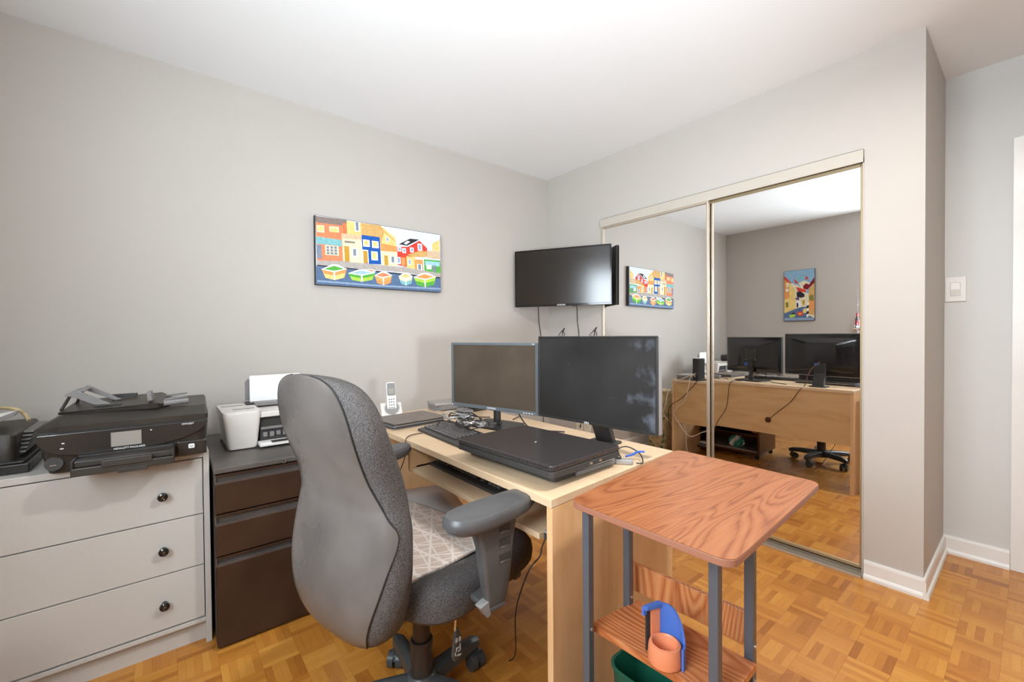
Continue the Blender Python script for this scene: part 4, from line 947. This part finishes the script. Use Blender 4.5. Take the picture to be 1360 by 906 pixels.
cord('black cord drooping under the keyboard tray', [(-1.755, -1.55, .6095), (-1.738, -1.68, .609), (-1.73, -1.70, .604), (-1.714, -1.70, .588), (-1.700, -1.70, .594), (-1.675, -1.702, .606), (-1.664, -1.70, .585), (-1.668, -1.70, .555), (-1.683, -1.70, .530), (-1.691, -1.70, .508), (-1.728, -1.69, .470), (-1.70, -1.60, .30), (-1.62, -1.50, .08), (-1.60, -1.44, .006)], .0022, 'cord_b')
cord('dark lead lying on the desk below the smaller monitor', [(-1.33, -1.17, .82), (-1.315, -1.20, DZ+.03), (-1.30, -1.24, DZ+.004), (-1.27, -1.30, DZ+.003), (-1.23, -1.36, DZ+.003)], .003)

# cables hanging over the desk back
bx_ = BX+.004
cord('brown cord hanging over the desk back below the smaller monitor', [(-1.23, -1.02, DZ+.004), (BX-.01, -.99, DZ+.006), (bx_+.004, -.965, DZ-.02), (bx_, -.95, .60), (bx_, -.93, .50), (bx_, -.86, .38), (bx_-.03, -.82, .28)], .0030, 'cord_br')
cord('brown doubled cord running through the grommet in the desk back', [(-1.245, -1.58, .93), (-1.20, -1.53, .86), (BX-.02, -1.50, DZ+.006), (bx_+.006, -1.48, DZ-.02), (bx_+.004, -1.42, .62), (bx_+.004, -1.33, .53), (bx_, -1.262, .460), (BX-.02, -1.255, .45)], .0030, 'cord_br')
cord('black cord crossing the far end of the desk back', [(-1.20, -.70, DZ+.02), (BX, -.69, DZ+.006), (bx_+.004, -.66, .70), (bx_+.004, -.55, .58), (bx_+.01, -.43, .48), (bx_-.02, -.40, .35), (bx_-.10, -.40, .20)], .003, 'cord_b')
cord('ivory cable looping from the router down past the desk end', [(-1.165, -.665, .80), (bx_+.005, -.64, .79), (bx_+.01, -.50, .72), (bx_+.02, -.42, .62), (bx_+.03, -.40, .50), (bx_+.01, -.36, .42), (bx_-.02, -.40, .34)], .0035, 'cord_w')
cord('ivory cable drooping below the modesty panel', [(-1.165, -.66, .78), (bx_+.008, -.63, .77), (bx_+.004, -.58, .56), (bx_+.006, -.47, .44), (bx_+.004, -.52, .34), (bx_, -.62, .24), (bx_, -.75, .30), (bx_-.03, -.90, .37)], .0035, 'cord_w')
cord('ivory cable hanging behind the far desk leg', [(bx_-.04, -.50, .36), (bx_-.04, -.56, .28), (bx_-.03, -.575, .12), (bx_-.06, -.60, .02)], .003, 'cord_w')
t = thing('power_strip', 'white power strip on the floor under the desk end', 'power strip', (-1.20, -.62, 0))
b = B('white'); b.box(-1.225, -1.175, -.74, -.54, 0, .028, .004); b.build('housing', t, world=True)
b = B('blackm')
for k_ in range(4): b.cyl((-1.20, -.58-.04*k_, .028), (-1.20, -.58-.04*k_, .0288), .012, n=16)
islands(b, 'socket', t, world=True)
t = thing('straw_bag', 'straw-coloured bag with green leaves between the desk end and wall', 'bag', (-1.35, -.20, 0))
b = B('bag'); Rn = []
for z_, s in ((0, .85), (.02, .95), (.2, 1.0), (.42, .96), (.58, .9), (.60, .86)): Rn.append([(-1.36+s*(x+.012*math.sin(7*x*20+z_*9)), -.215+s*y*(.95+.03*math.sin(z_*30)), z_) for x, y in rrect(-.13, .13, -.10, .10, .04, 6)])
b.loft(Rn); b.build('sack', t, world=True)
b = B('leaf'); random.seed(5)
for k_ in range(26):
    a = random.uniform(0, 6.28); p = Vector((-1.24+random.uniform(-.0, .05), -.24+random.uniform(-.08, .06), random.uniform(.02, .42))); d = Vector((math.cos(a)*.5+.4, math.sin(a)*.5, random.uniform(.1, .8))).normalized(); L_ = random.uniform(.05, .10); s_ = d.orthogonal().normalized()*.010
    b.raw([p, p+d*L_*.5+s_, p+d*L_, p+d*L_*.5-s_, p+d*L_*.5+d.cross(s_).normalized()*.004], [(0, 1, 4), (1, 2, 4), (2, 3, 4), (3, 0, 4)])
lf = b.build('leaves', t, world=True); lf['kind'] = 'stuff'

# ---------------------------------------------------------------- low mahogany cabinet under the desk
GX0, GX1, GY0, GY1 = -1.945, -1.575, -1.035, -.30
t = thing('media_cabinet', 'low dark mahogany cabinet with smoked glass standing under the desk', 'cabinet', ((GX0+GX1)/2, (GY0+GY1)/2, 0), 0)
b = B('mahog'); b.box(GX0, GX1, GY0, GY0+.018, .045, .285, .001); b.box(GX0, GX1, GY1-.018, GY1, .045, .285, .001); b.box(GX0, GX0+.012, GY0+.018, GY1-.018, .045, .285)
b.box(GX0, GX1, GY0+.018, GY1-.018, .045, .063, .001); b.box(GX0+.01, GX1-.02, GY0+.018, GY1-.018, .205, .215, .001); b.box(GX0, GX1, GY0+.018, GY1-.018, .272, .285, .001); b.build('carcass', t, world=True)
b = B('silver_d'); b.box(GX0-.004, GX1+.004, GY0-.004, GY1+.004, .286, .294, .002); b.build('top_panel', t, world=True)
b = B('silver'); b.box(GX0+.02, GX1-.005, GY0+.03, GY1-.03, .0632, .072); b.build('floor_panel', t, world=True)
for x in (GX0+.03, GX1-.03):
    for y in (GY0+.03, GY1-.03): b = B('black'); b.cyl((x, y, 0), (x, y, .045), .016, .018); b.build('foot', t, world=True)
t2 = thing('tissue_pack', 'crumpled green and white packet in the low cabinet', 'packet', (-1.66, -.80, .073))
b = B('teal', 'ink'); random.seed(2); bb = bmesh.new(); bmesh.ops.create_icosphere(bb, subdivisions=3, radius=1)
for v in bb.verts:
    n = v.co.normalized(); k_ = 1+.14*math.sin(9*n.x+4*n.y)+.1*math.sin(13*n.z+5*n.x); v.co = Vector((n.x*.045*k_, n.y*.065*k_, max(n.z, -.8)*.052*k_))
for f in bb.faces: f.material_index = 0
b.merge(bb, 'teal', T(-1.66, -.80, .120))
for f in b.bm.faces:
    c = f.calc_center_median()
    if math.sin(60*c.y+40*c.z) > .35: f.material_index = 1
b.build('packet', t2, world=True)
t2 = thing('white_adapter', 'small white adapter lying in the low cabinet', 'adapter', (-1.66, -.50, .073)); b = B('white'); b.box(-1.70, -1.62, -.56, -.46, .073, .098, .010); b.build('body', t2, world=True)
b = B('shelfw'); b.box(-1.73, -1.68, -.985, -.93, .2155, .262, .002); tag(at(b.build('wooden_block'), (-1.705, -.957, .2155)), 'small orange wooden block in the low cabinet', 'block')

# ---------------------------------------------------------------- rolling side table with oak laminate top
t = thing('side_table', 'oak laminate side table on slate metal legs beside the desk end', 'table', (-1.506, -2.067, 0), math.radians(0))
def rquad(Q, r, n=6):
    out = []
    for i in range(4):
        p, a, c = Vector(Q[i]), Vector(Q[i-1]), Vector(Q[(i+1) % 4]); u = (a-p).normalized(); v = (c-p).normalized()
        for k in range(n+1):
            t_ = k/n; q0 = p+u*r; q1 = p+v*r; out.append(tuple((1-t_)**2*q0+2*t_*(1-t_)*p+t_*t_*q1))
    return out
QT = [(-0.283, 0.16), (0.318, 0.226), (0.299, -0.184), (-0.276, -0.212)]
b = B('cart', 'cart_edge')
b.prism(rquad(QT, .034), 'z', .742, .756, m='cart_edge', bev=.0015); b.prism(rquad([(x*.998, y*.998) for x, y in QT], .034), 'z', .7562, .7572, m='cart'); b.build('table_top', t)
for (x, y) in ((-.221, .155), (-.052, .160), (-.163, -.128), (.006, -.127)):
    b = B('cart_leg', 'bolt'); b.box(x-.010, x+.010, y-.010, y+.010, .055, .7415, .002, m='cart_leg')
    for z_ in ((.44, .36) if x > -.1 else (.43,)): b.cyl((x, y-.010, z_), (x, y-.0125, z_), .004, n=12, m='bolt')
    b.build('leg', t)
for y in (.145, -.155):
    b = B('cart_leg'); b.box(-.225, .265, y-.014, y+.014, .050, .070, .003); b.build('foot_bar', t)
    for x in (-.20, .245):
        b = B('black'); b.cyl((x, y-.014, .022), (x, y+.014, .022), .021); b.cyl((x, y, .03), (x, y, .052), .008); b.build('caster', t)
SH = [(-.194, .172), (-.019, .150), (-.019, -.150), (-.180, -.155)]
b = B('carty'); b.prism(SH, 'z', .404, .420, bev=.001); b.build('shelf', t)
b = B('cartz'); b.prism([(-.006, .186), (.006, .186), (.026, -.133), (.014, -.133)], 'z', .428, .504, bev=.001); b.build('back_board', t)
b = B('carty'); b.prism(SH, 'z', .086, .100, bev=.001); b.build('shelf', t)

t = thing('pencil_cup', 'coral ring cup with a tall curved blue wall on the table shelf', 'cup', (-1.672, -2.085, .4205), math.radians(25))
b = B('orange'); b.lathe([(0, .003), (.020, .003), (.024, .006), (.025, .040), (.028, .044), (.033, .042), (.035, .036), (.037, .012), (.036, .003), (.030, 0), (0, 0)], 40); b.build('ring_cup', t)
b = B('blue')
def arcw(r0, r1, a0, a1, zlo, zhi, n=16):
    Rn = []
    for k_ in range(n+1):
        a = math.radians(a0+(a1-a0)*k_/n); z1_ = zhi(k_/n); Rn.append([(r0*math.cos(a), r0*math.sin(a), zlo), (r1*math.cos(a), r1*math.sin(a), zlo), (r1*math.cos(a), r1*math.sin(a), z1_), (r0*math.cos(a), r0*math.sin(a), z1_)])
    b.loft(Rn, smooth=False)
arcw(.0378, .0425, -112, 22, .0, lambda k: .046 if k < .25 else .046+.060*math.sin(min(1, (k-.25)/.6)*PI/2))
b.prism([(.040, .006), (.0425, .020), (.014, .044), (.004, .050), (.006, .038), (.026, .018)], 'z', .098, .108, bev=.001); b.prism([(.004, .050), (.014, .044), (.010, .040), (.002, .045)], 'z', .088, .098); b.build('curved_wall', t)
b = B('orange'); b.prism([(.036, .014), (.040, .018), (.024, .036), (.020, .032)], 'z', .030, .097, bev=.001); b.build('upright', t)
b = B('blackm'); b.prism([(.020, .034), (.024, .038), (.016, .045), (.012, .041)], 'z', .002, .097, bev=.001); b.build('blade', t)

t = thing('green_bin', 'dark green plastic bin under the side table shelf', 'bin', (-1.605, -2.055, .101))
Rn = []
for z_, s in ((0, .86), (.01, .90), (.215, 1.0), (.222, 1.045), (.228, 1.045), (.228, .985), (.21, .96), (.02, .86), (.012, .82)): Rn.append([(-1.605+x*s, -2.055+y*s, .101+z_) for x, y in rrect(-.072, .072, -.125, .125, .035, 6)])
b = B('green'); b.loft(Rn); b.build('tub', t, world=True)

# ---------------------------------------------------------------- office chair (local x = the way it faces)
HD = math.radians(15)
ch = thing('office_chair', 'worn grey high-back office chair with padded armrests at the desk', 'chair', (-1.92, -1.41, 0), HD)
# five-star base
b = B('chairb'); b.lathe([(0, .055), (.045, .055), (.050, .075), (.046, .105), (.038, .115), (0, .115)], 32); b.build('hub', ch)
for k_ in range(5):
    a = math.radians(-3+72*k_); M = T(rz=a)
    b = B('chairb'); Rn = []
    for r, w_, z0, z1 in ((.03, .028, .068, .108), (.09, .026, .068, .108), (.16, .023, .068, .106), (.215, .021, .066, .100), (.245, .014, .062, .088)):
        Rn.append([(r, -w_, z0), (r, w_, z0), (r, w_*.9, z1-.008), (r, w_*.45, z1), (r, -w_*.45, z1), (r, -w_*.9, z1-.008)])
    b.loft(Rn, M=M); lg = b.build('leg', ch)
    b = B('chairb', 'chairb'); cm = M @ T(.222, 0, 0, rz=math.radians((-102, 141, 120, 10, 60)[k_]))
    for s in (-1, 1): b.cyl((.020, s*.005, .027), (.020, s*.026, .027), .027, .026, n=28, M=cm)
    b.prism([(-.004, .054), (.010, .056), (.034, .048), (.042, .030), (.034, .034), (.016, .053-.024), (-.004, .040)], 'y', -.019, .019, M=cm, bev=.003); b.cyl((0, 0, .05), (0, 0, .066), .008, M=cm)
    b.build('caster', lg)
b = B('tube_br'); b.cyl((0, 0, .10), (0, 0, .215), .033); b.lathe([(.0335, .205), (.0355, .207), (.0355, .213), (.0335, .218), (.028, .219)], 32); b.cyl((0, 0, .218), (0, 0, .372), .0265); b.build('gas_lift', ch)
b = B('chairp'); b.box(-.10, .12, -.07, .07, .370, .405, .01); b.box(-.205, -.08, -.03, .03, .375, .393, .004); b.build('tilt_mechanism', ch)
# back upright bar hidden behind the shell
b = B('chairp'); b.tube([(-.17, 0, .385), (-.215, 0, .40), (-.225, 0, .47), (-.21, 0, .55)], .02); b.build('back_bar', ch)
# seat: cushion on a plastic pan
def sup(a, e): c, s = math.cos(a), math.sin(a); return (math.copysign(abs(c)**e, c), math.copysign(abs(s)**e, s))
def seat_ring(k, z, cz=.068, lx=.262, ly=.255, e=.45, n=56, droop=0.0):
    out = []
    for i in range(n):
        x, y = sup(2*PI*i/n, e); px = cz+k*lx*x; out.append((px, k*ly*y, z + .012*max(0, -x)**2 - droop*max(0, (px-.18)/.13)**2))
    return out
b = B('fabric'); b.loft([seat_ring(.78, .395), seat_ring(.92, .402), seat_ring(.99, .422), seat_ring(1.0, .450, droop=.01), seat_ring(.985, .480, droop=.014), seat_ring(.94, .498, droop=.018), seat_ring(.84, .507, droop=.018), seat_ring(.5, .505, droop=.01), seat_ring(.05, .503)]); b.build('seat', ch)
b = B('chairp'); b.loft([seat_ring(.60, .382), seat_ring(.76, .387), seat_ring(.80, .3948), ]); b.box(.22, .255, -.20, -.17, .355, .405, .004); b.build('seat_pan', ch)
# backrest: grey shell behind, speckled fabric pad wrapping the front and sides
LV = [  # z, rear x, half width, thickness, seam angle (deg from straight back)
 (.370, -.262, .055, .050, 62), (.385, -.278, .105, .085, 60), (.415, -.300, .152, .112, 52), (.45, -.313, .184, .132, 47), (.50, -.320, .204, .143, 50), (.56, -.319, .214, .147, 58), (.61, -.314, .214, .145, 67), (.66, -.307, .209, .142, 80), (.69, -.303, .203, .140, 82),
 (.72, -.300, .195, .135, 70), (.75, -.298, .189, .131, 61), (.80, -.305, .187, .125, 49), (.85, -.322, .191, .120, 46), (.91, -.342, .196, .113, 45), (.96, -.353, .190, .106, 45), (1.00, -.360, .174, .096, 45), (1.03, -.364, .146, .080, 45), (1.048, -.365, .100, .055, 45), (1.055, -.365, .050, .030, 45)]
def sect(z, xr, hw, th, a_from, a_to, n, off=0.0):
    out = []
    for i in range(n+1):
        a = math.radians(a_from+(a_to-a_from)*i/n); c, s = math.cos(a), math.sin(a)
        e = .72
        cx = xr+th/2; x = cx-(th/2+off)*math.copysign(abs(c)**e, c); y = (hw+off)*math.copysign(abs(s)**e, s)
        out.append((x, y, z))
    return out
def fine(LV, k=4):
    out = []
    for i in range(len(LV)-1):
        p0, p1, p2, p3 = LV[max(i-1, 0)], LV[i], LV[i+1], LV[min(i+2, len(LV)-1)]
        for j in range(k):
            t_ = j/k; out.append(tuple(.5*((2*b_)+(c_-a_)*t_+(2*a_-5*b_+4*c_-d_)*t_*t_+(3*b_-a_-3*c_+d_)*t_**3) for a_, b_, c_, d_ in zip(p0, p1, p2, p3)))
    return out+[LV[-1]]
FL = fine(LV)
b = B('vinyl'); n = 28
b.loft([sect(z, x, hw, th, -sa, sa, n, .003) for z, x, hw, th, sa in FL], closed=False, cap=False)
b.raw(sect(*FL[-1][:4], -FL[-1][4], FL[-1][4], n, .003), [tuple(range(n+1))]); b.raw(sect(*FL[0][:4], -FL[0][4], FL[0][4], n, .003), [tuple(range(n+1))])
b.build('back_shell', ch)
b = B('fabric'); n = 40
b.loft([sect(z, x, hw, th, sa-1, 360-sa+1, n) for z, x, hw, th, sa in FL], closed=True, cap=True); b.build('back_cushion', ch)
b = B('cord_b')
for s in (-1, 1):
    b.tube([sect(z, x, hw, th, s*sa, s*sa+1, 1, .0015)[0] for z, x, hw, th, sa in FL], .0022, 6, sub=1)
b.build('piping', ch)
# armrests
def armrest(s, twist):
    """s = -1: the arm on the chair's right-hand side"""
    cx, cy = (-.050, -.323) if s < 0 else (.085, .325)
    M = T(cx, cy, 0, rz=twist)
    b = B('chairp'); pad = []
    prof = [(.682, .80), (.686, .92), (.694, .99), (.706, 1.0), (.714, .97), (.720, .86), (.722, .6)]
    for z_, k in prof:
        ring = []
        for i in range(44):
            x, y = sup(2*PI*i/44, .78); L_, Wd = (.138 if s < 0 else .150), .054-.006*x; ring.append((k*L_*x if k > .9 else (L_-(1-k)*.05)*x, (Wd-(1-k)*.045)*y, z_ + .004*x*x + .004*x))
        pad.append(ring)
    b.loft(pad, M=M); ap = b.build('armrest', ch)
    b = B('chairp'); Rn = []
    for z_, x0, x1, y0, y1 in ((.692, -.085, .080, -.020, .020), (.668, -.060, .066, -.021, .021), (.62, -.044, .054, -.021, .021), (.57, -.038, .050, -.020, .020), (.51, -.030, .044, -.017, .017), (.470, -.022, .036, -.012, .012)):
        Rn.append([(x, y, z_) for x, y in rrect(x0, x1, y0, y1, .009, 4)])
    b.loft(Rn, M=M); b.build('arm_post', ap)
    b = B('blackm', 'silver_d')
    for z_ in (.575, .612, .649): b.box(.004, .042, s*.0205-.002, s*.0205+.0012, z_, z_+.024, .002, m='blackm', M=M); b.box(.006, .040, s*.0205-.002, s*.0205+.003, z_, z_+.006, .001, m='silver_d', M=M)  # black blocks paint the shade in the slots, grey strips their lit bottoms
    islands(b, 'height_slot', ap)
    b = B('chairp'); b.box(-.022, .032, -.012 if s < 0 else -.20, .20 if s < 0 else .012, .455, .468, .003, M=M); b.prism([(-.050, .480), (-.022, .488), (-.016, .450), (-.026, .446)], 'y', -.012, .012, M=M, bev=.002, m='silver_d'); b.build('arm_bracket', ap)
armrest(-1, math.radians(-13)); armrest(1, math.radians(-3))
# height lever with its marked paddle
LO = Vector((-.024, .032, .020))
b = B('chrome'); b.tube([(-.02, -.12, .392), (-.012, -.165, .388), (.0, -.195, .368), (.0, -.200, .34), (-.006, -.203, .305)], .004); b.bm.transform(Matrix.Translation(LO)); lv = b.build('lever', ch)
b = B('chairb'); b.prism([(-.006, .310), (.004, .310), (.014, .285), (.016, .235), (.006, .222), (-.014, .224), (-.020, .240), (-.014, .285)], 'y', -.209, -.199, bev=.003, m='chairb'); b.bm.transform(Matrix.Translation(LO)); pd = b.build('paddle', lv)
b = B('ink')
for x, z_, w_, h_ in ((-.010, .275, .002, .012), (-.006, .275, .002, .012), (.003, .272, .002, .012), (.007, .272, .002, .012), (-.009, .256, .012, .002), (-.009, .250, .002, .012), (-.002, .246, .010, .002), (-.013, .240, .002, .010), (-.006, .236, .010, .002), (.006, .248, .002, .016), (.002, .232, .009, .002)):
    b.box(x, x+w_, -.2096, -.2088, z_, z_+h_)
b.bm.transform(Matrix.Translation(LO)); islands(b, 'paddle_mark', pd)

# patterned pad and clear sheet on the seat
def mat_pattern():
    m = bpy.data.materials.new('patterned_mat'); m.use_nodes = True; nt = m.node_tree; b_ = nt.nodes['Principled BSDF']; L = nt.links
    tc = nt.nodes.new('ShaderNodeTexCoord'); sp = nt.nodes.new('ShaderNodeSeparateXYZ'); L.new(tc.outputs['Object'], sp.inputs[0])
    def Mm(op, a, c=None):
        n = nt.nodes.new('ShaderNodeMath'); n.operation = op
        for i, v in enumerate((a, c)):
            if v is None: continue
            if isinstance(v, (int, float)): n.inputs[i].default_value = v
            else: L.new(v, n.inputs[i])
        return n.outputs[0]
    x = Mm('MULTIPLY', sp.outputs['X'], 11.0); y = Mm('MULTIPLY', sp.outputs['Y'], 11.0)
    def line(e): return Mm('LESS_THAN', Mm('ABSOLUTE', Mm('SUBTRACT', Mm('FRACT', e), .5)), .055)
    e1 = line(Mm('ADD', x, y)); e2 = line(Mm('SUBTRACT', x, y)); e3 = line(Mm('ADD', x, Mm('MULTIPLY', y, 2.0))); e4 = line(Mm('SUBTRACT', Mm('MULTIPLY', x, 2.0), y)); e5 = line(x)
    f = Mm('MAXIMUM', Mm('MAXIMUM', e1, e2), Mm('MAXIMUM', e3, Mm('MAXIMUM', e4, e5)))
    c = ramp(nt, f, [(0, (.52, .42, .36)), (1, (.68, .61, .56))]); L.new(c, b_.inputs['Base Color']); b_.inputs['Roughness'].default_value = .5
    return m
M_['pattern'] = mat_pattern()
M_['clear'] = glass('clear_plastic_film', (.90, .88, .87), .10)
nt = M_['clear'].node_tree; mx_ = nt.nodes['Mix Shader']; df = nt.nodes.new('ShaderNodeBsdfDiffuse'); df.inputs[0].default_value = (.8, .8, .8, 1); m2 = nt.nodes.new('ShaderNodeMixShader'); m2.inputs[0].default_value = .42
nt.links.new(mx_.outputs[0], m2.inputs[1]); nt.links.new(df.outputs[0], m2.inputs[2]); nt.links.new(m2.outputs[0], nt.nodes['Material Output'].inputs[0])
Mc = wm(ch)
t = thing('seat_pad', 'beige pad with criss-cross line pattern lying on the chair seat', 'pad', Mc @ Vector((.09, 0, .512)), HD)
def sheet(P, z, th, m, name, parent, wav=0.0):
    b = B(m); n = 18; V = []; F = []
    (x0, y0), (x1, y1), (x2, y2), (x3, y3) = P
    for j in range(n+1):
        for i in range(n+1):
            u, v = i/n, j/n; x = (1-u)*(1-v)*x0+u*(1-v)*x1+u*v*x2+(1-u)*v*x3; y = (1-u)*(1-v)*y0+u*(1-v)*y1+u*v*y2+(1-u)*v*y3
            V.append((x, y, z+wav*(math.sin(9*u+4*v)*.5+math.sin(7*v-3*u)*.5)))
    N = len(V); V += [(x, y, zz_-th) for x, y, zz_ in V]
    for j in range(n):
        for i in range(n): a = j*(n+1)+i; F += [(a, a+1, a+n+2, a+n+1), (N+a, N+a+n+1, N+a+n+2, N+a+1)]
    for i in range(n): F += [(i, N+i, N+i+1, i+1), (n*(n+1)+i, n*(n+1)+i+1, N+n*(n+1)+i+1, N+n*(n+1)+i), (i*(n+1), (i+1)*(n+1), N+(i+1)*(n+1), N+i*(n+1)), (i*(n+1)+n, N+i*(n+1)+n, N+(i+1)*(n+1)+n, (i+1)*(n+1)+n)]
    b.raw(V, F, None, True); return b.build(name, parent, world=True)
sheet([(-2.060, -1.600), (-1.792, -1.560), (-1.668, -1.10), (-1.95, -1.03)], .5205, .006, 'pattern', 'pad', t, .0015)
t = thing('plastic_sheet', 'clear plastic sheet lying over the seat front toward the desk', 'sheet', (-1.72, -1.2, .525))
sheet([(-1.76, -1.30), (-1.675, -1.27), (-1.600, -1.03), (-1.84, -.97)], .5240, .0012, 'clear', 'film', t, .001)

# ---------------------------------------------------------------- shelf with bottle and tinsel on the window wall (seen in the mirror)
t = thing('wall_shelf', 'short orange wooden shelf seen at the mirror edge', 'shelf', (ROOM_L, -1.46, 1.15))
b = B('shelfw'); b.box(ROOM_L+.001, ROOM_L+.15, -1.55, -1.375, 1.165, 1.185, .002); b.build('board', t, world=True)
b = B('shelfw'); b.prism([(ROOM_L+.001, 1.11), (ROOM_L+.02, 1.11), (ROOM_L+.12, 1.1645), (ROOM_L+.001, 1.1645)], 'y', -1.42, -1.40); b.build('bracket', t, world=True)
t = thing('red_bottle', 'small dark bottle with red cap on the orange shelf', 'bottle', (ROOM_L+.10, -1.405, 1.1855))
b = B('blackg'); b.lathe([(0, 0), (.018, 0), (.019, .01), (.019, .09), (.012, .115), (.009, .13), (0, .13)], 24); b.build('glass_body', t)
b = B('red'); b.lathe([(.0192, .035), (.0196, .04), (.0196, .08), (.0192, .085)], 24); b.build('red_wrap', t)
b = B('red'); b.lathe([(0, .165), (.011, .165), (.012, .16), (.012, .125), (0, .125)], 20); b.build('cap', t)
t = thing('tinsel_garland', 'silver tinsel garland hanging at the edge of the mirror view', 'garland', (ROOM_L+.16, -1.41, 1.55))
b = B('tinsel', 'cord_b'); random.seed(8); b.tube([(ROOM_L+.17, -1.425, 1.62), (ROOM_L+.175, -1.42, 1.3), (ROOM_L+.17, -1.425, .80)], .002, 6, m='tinsel')
for k_ in range(420):
    z_ = random.uniform(.80, 1.22) if k_ < 360 else random.uniform(1.22, 1.60); a = random.uniform(0, 6.28); L_ = random.uniform(.015, .045) if k_ < 360 else random.uniform(.006, .015)
    p = Vector((ROOM_L+.172, -1.423, z_)); d = Vector((math.cos(a), math.sin(a), random.uniform(-.7, .7))); s_ = d.orthogonal().normalized()*.0016
    b.raw([p-s_, p+s_, p+d*L_+s_*.5, p+d*L_-s_*.5], [(0, 1, 2, 3)], 'tinsel')
b.build('tinsel_strand', t, world=True)
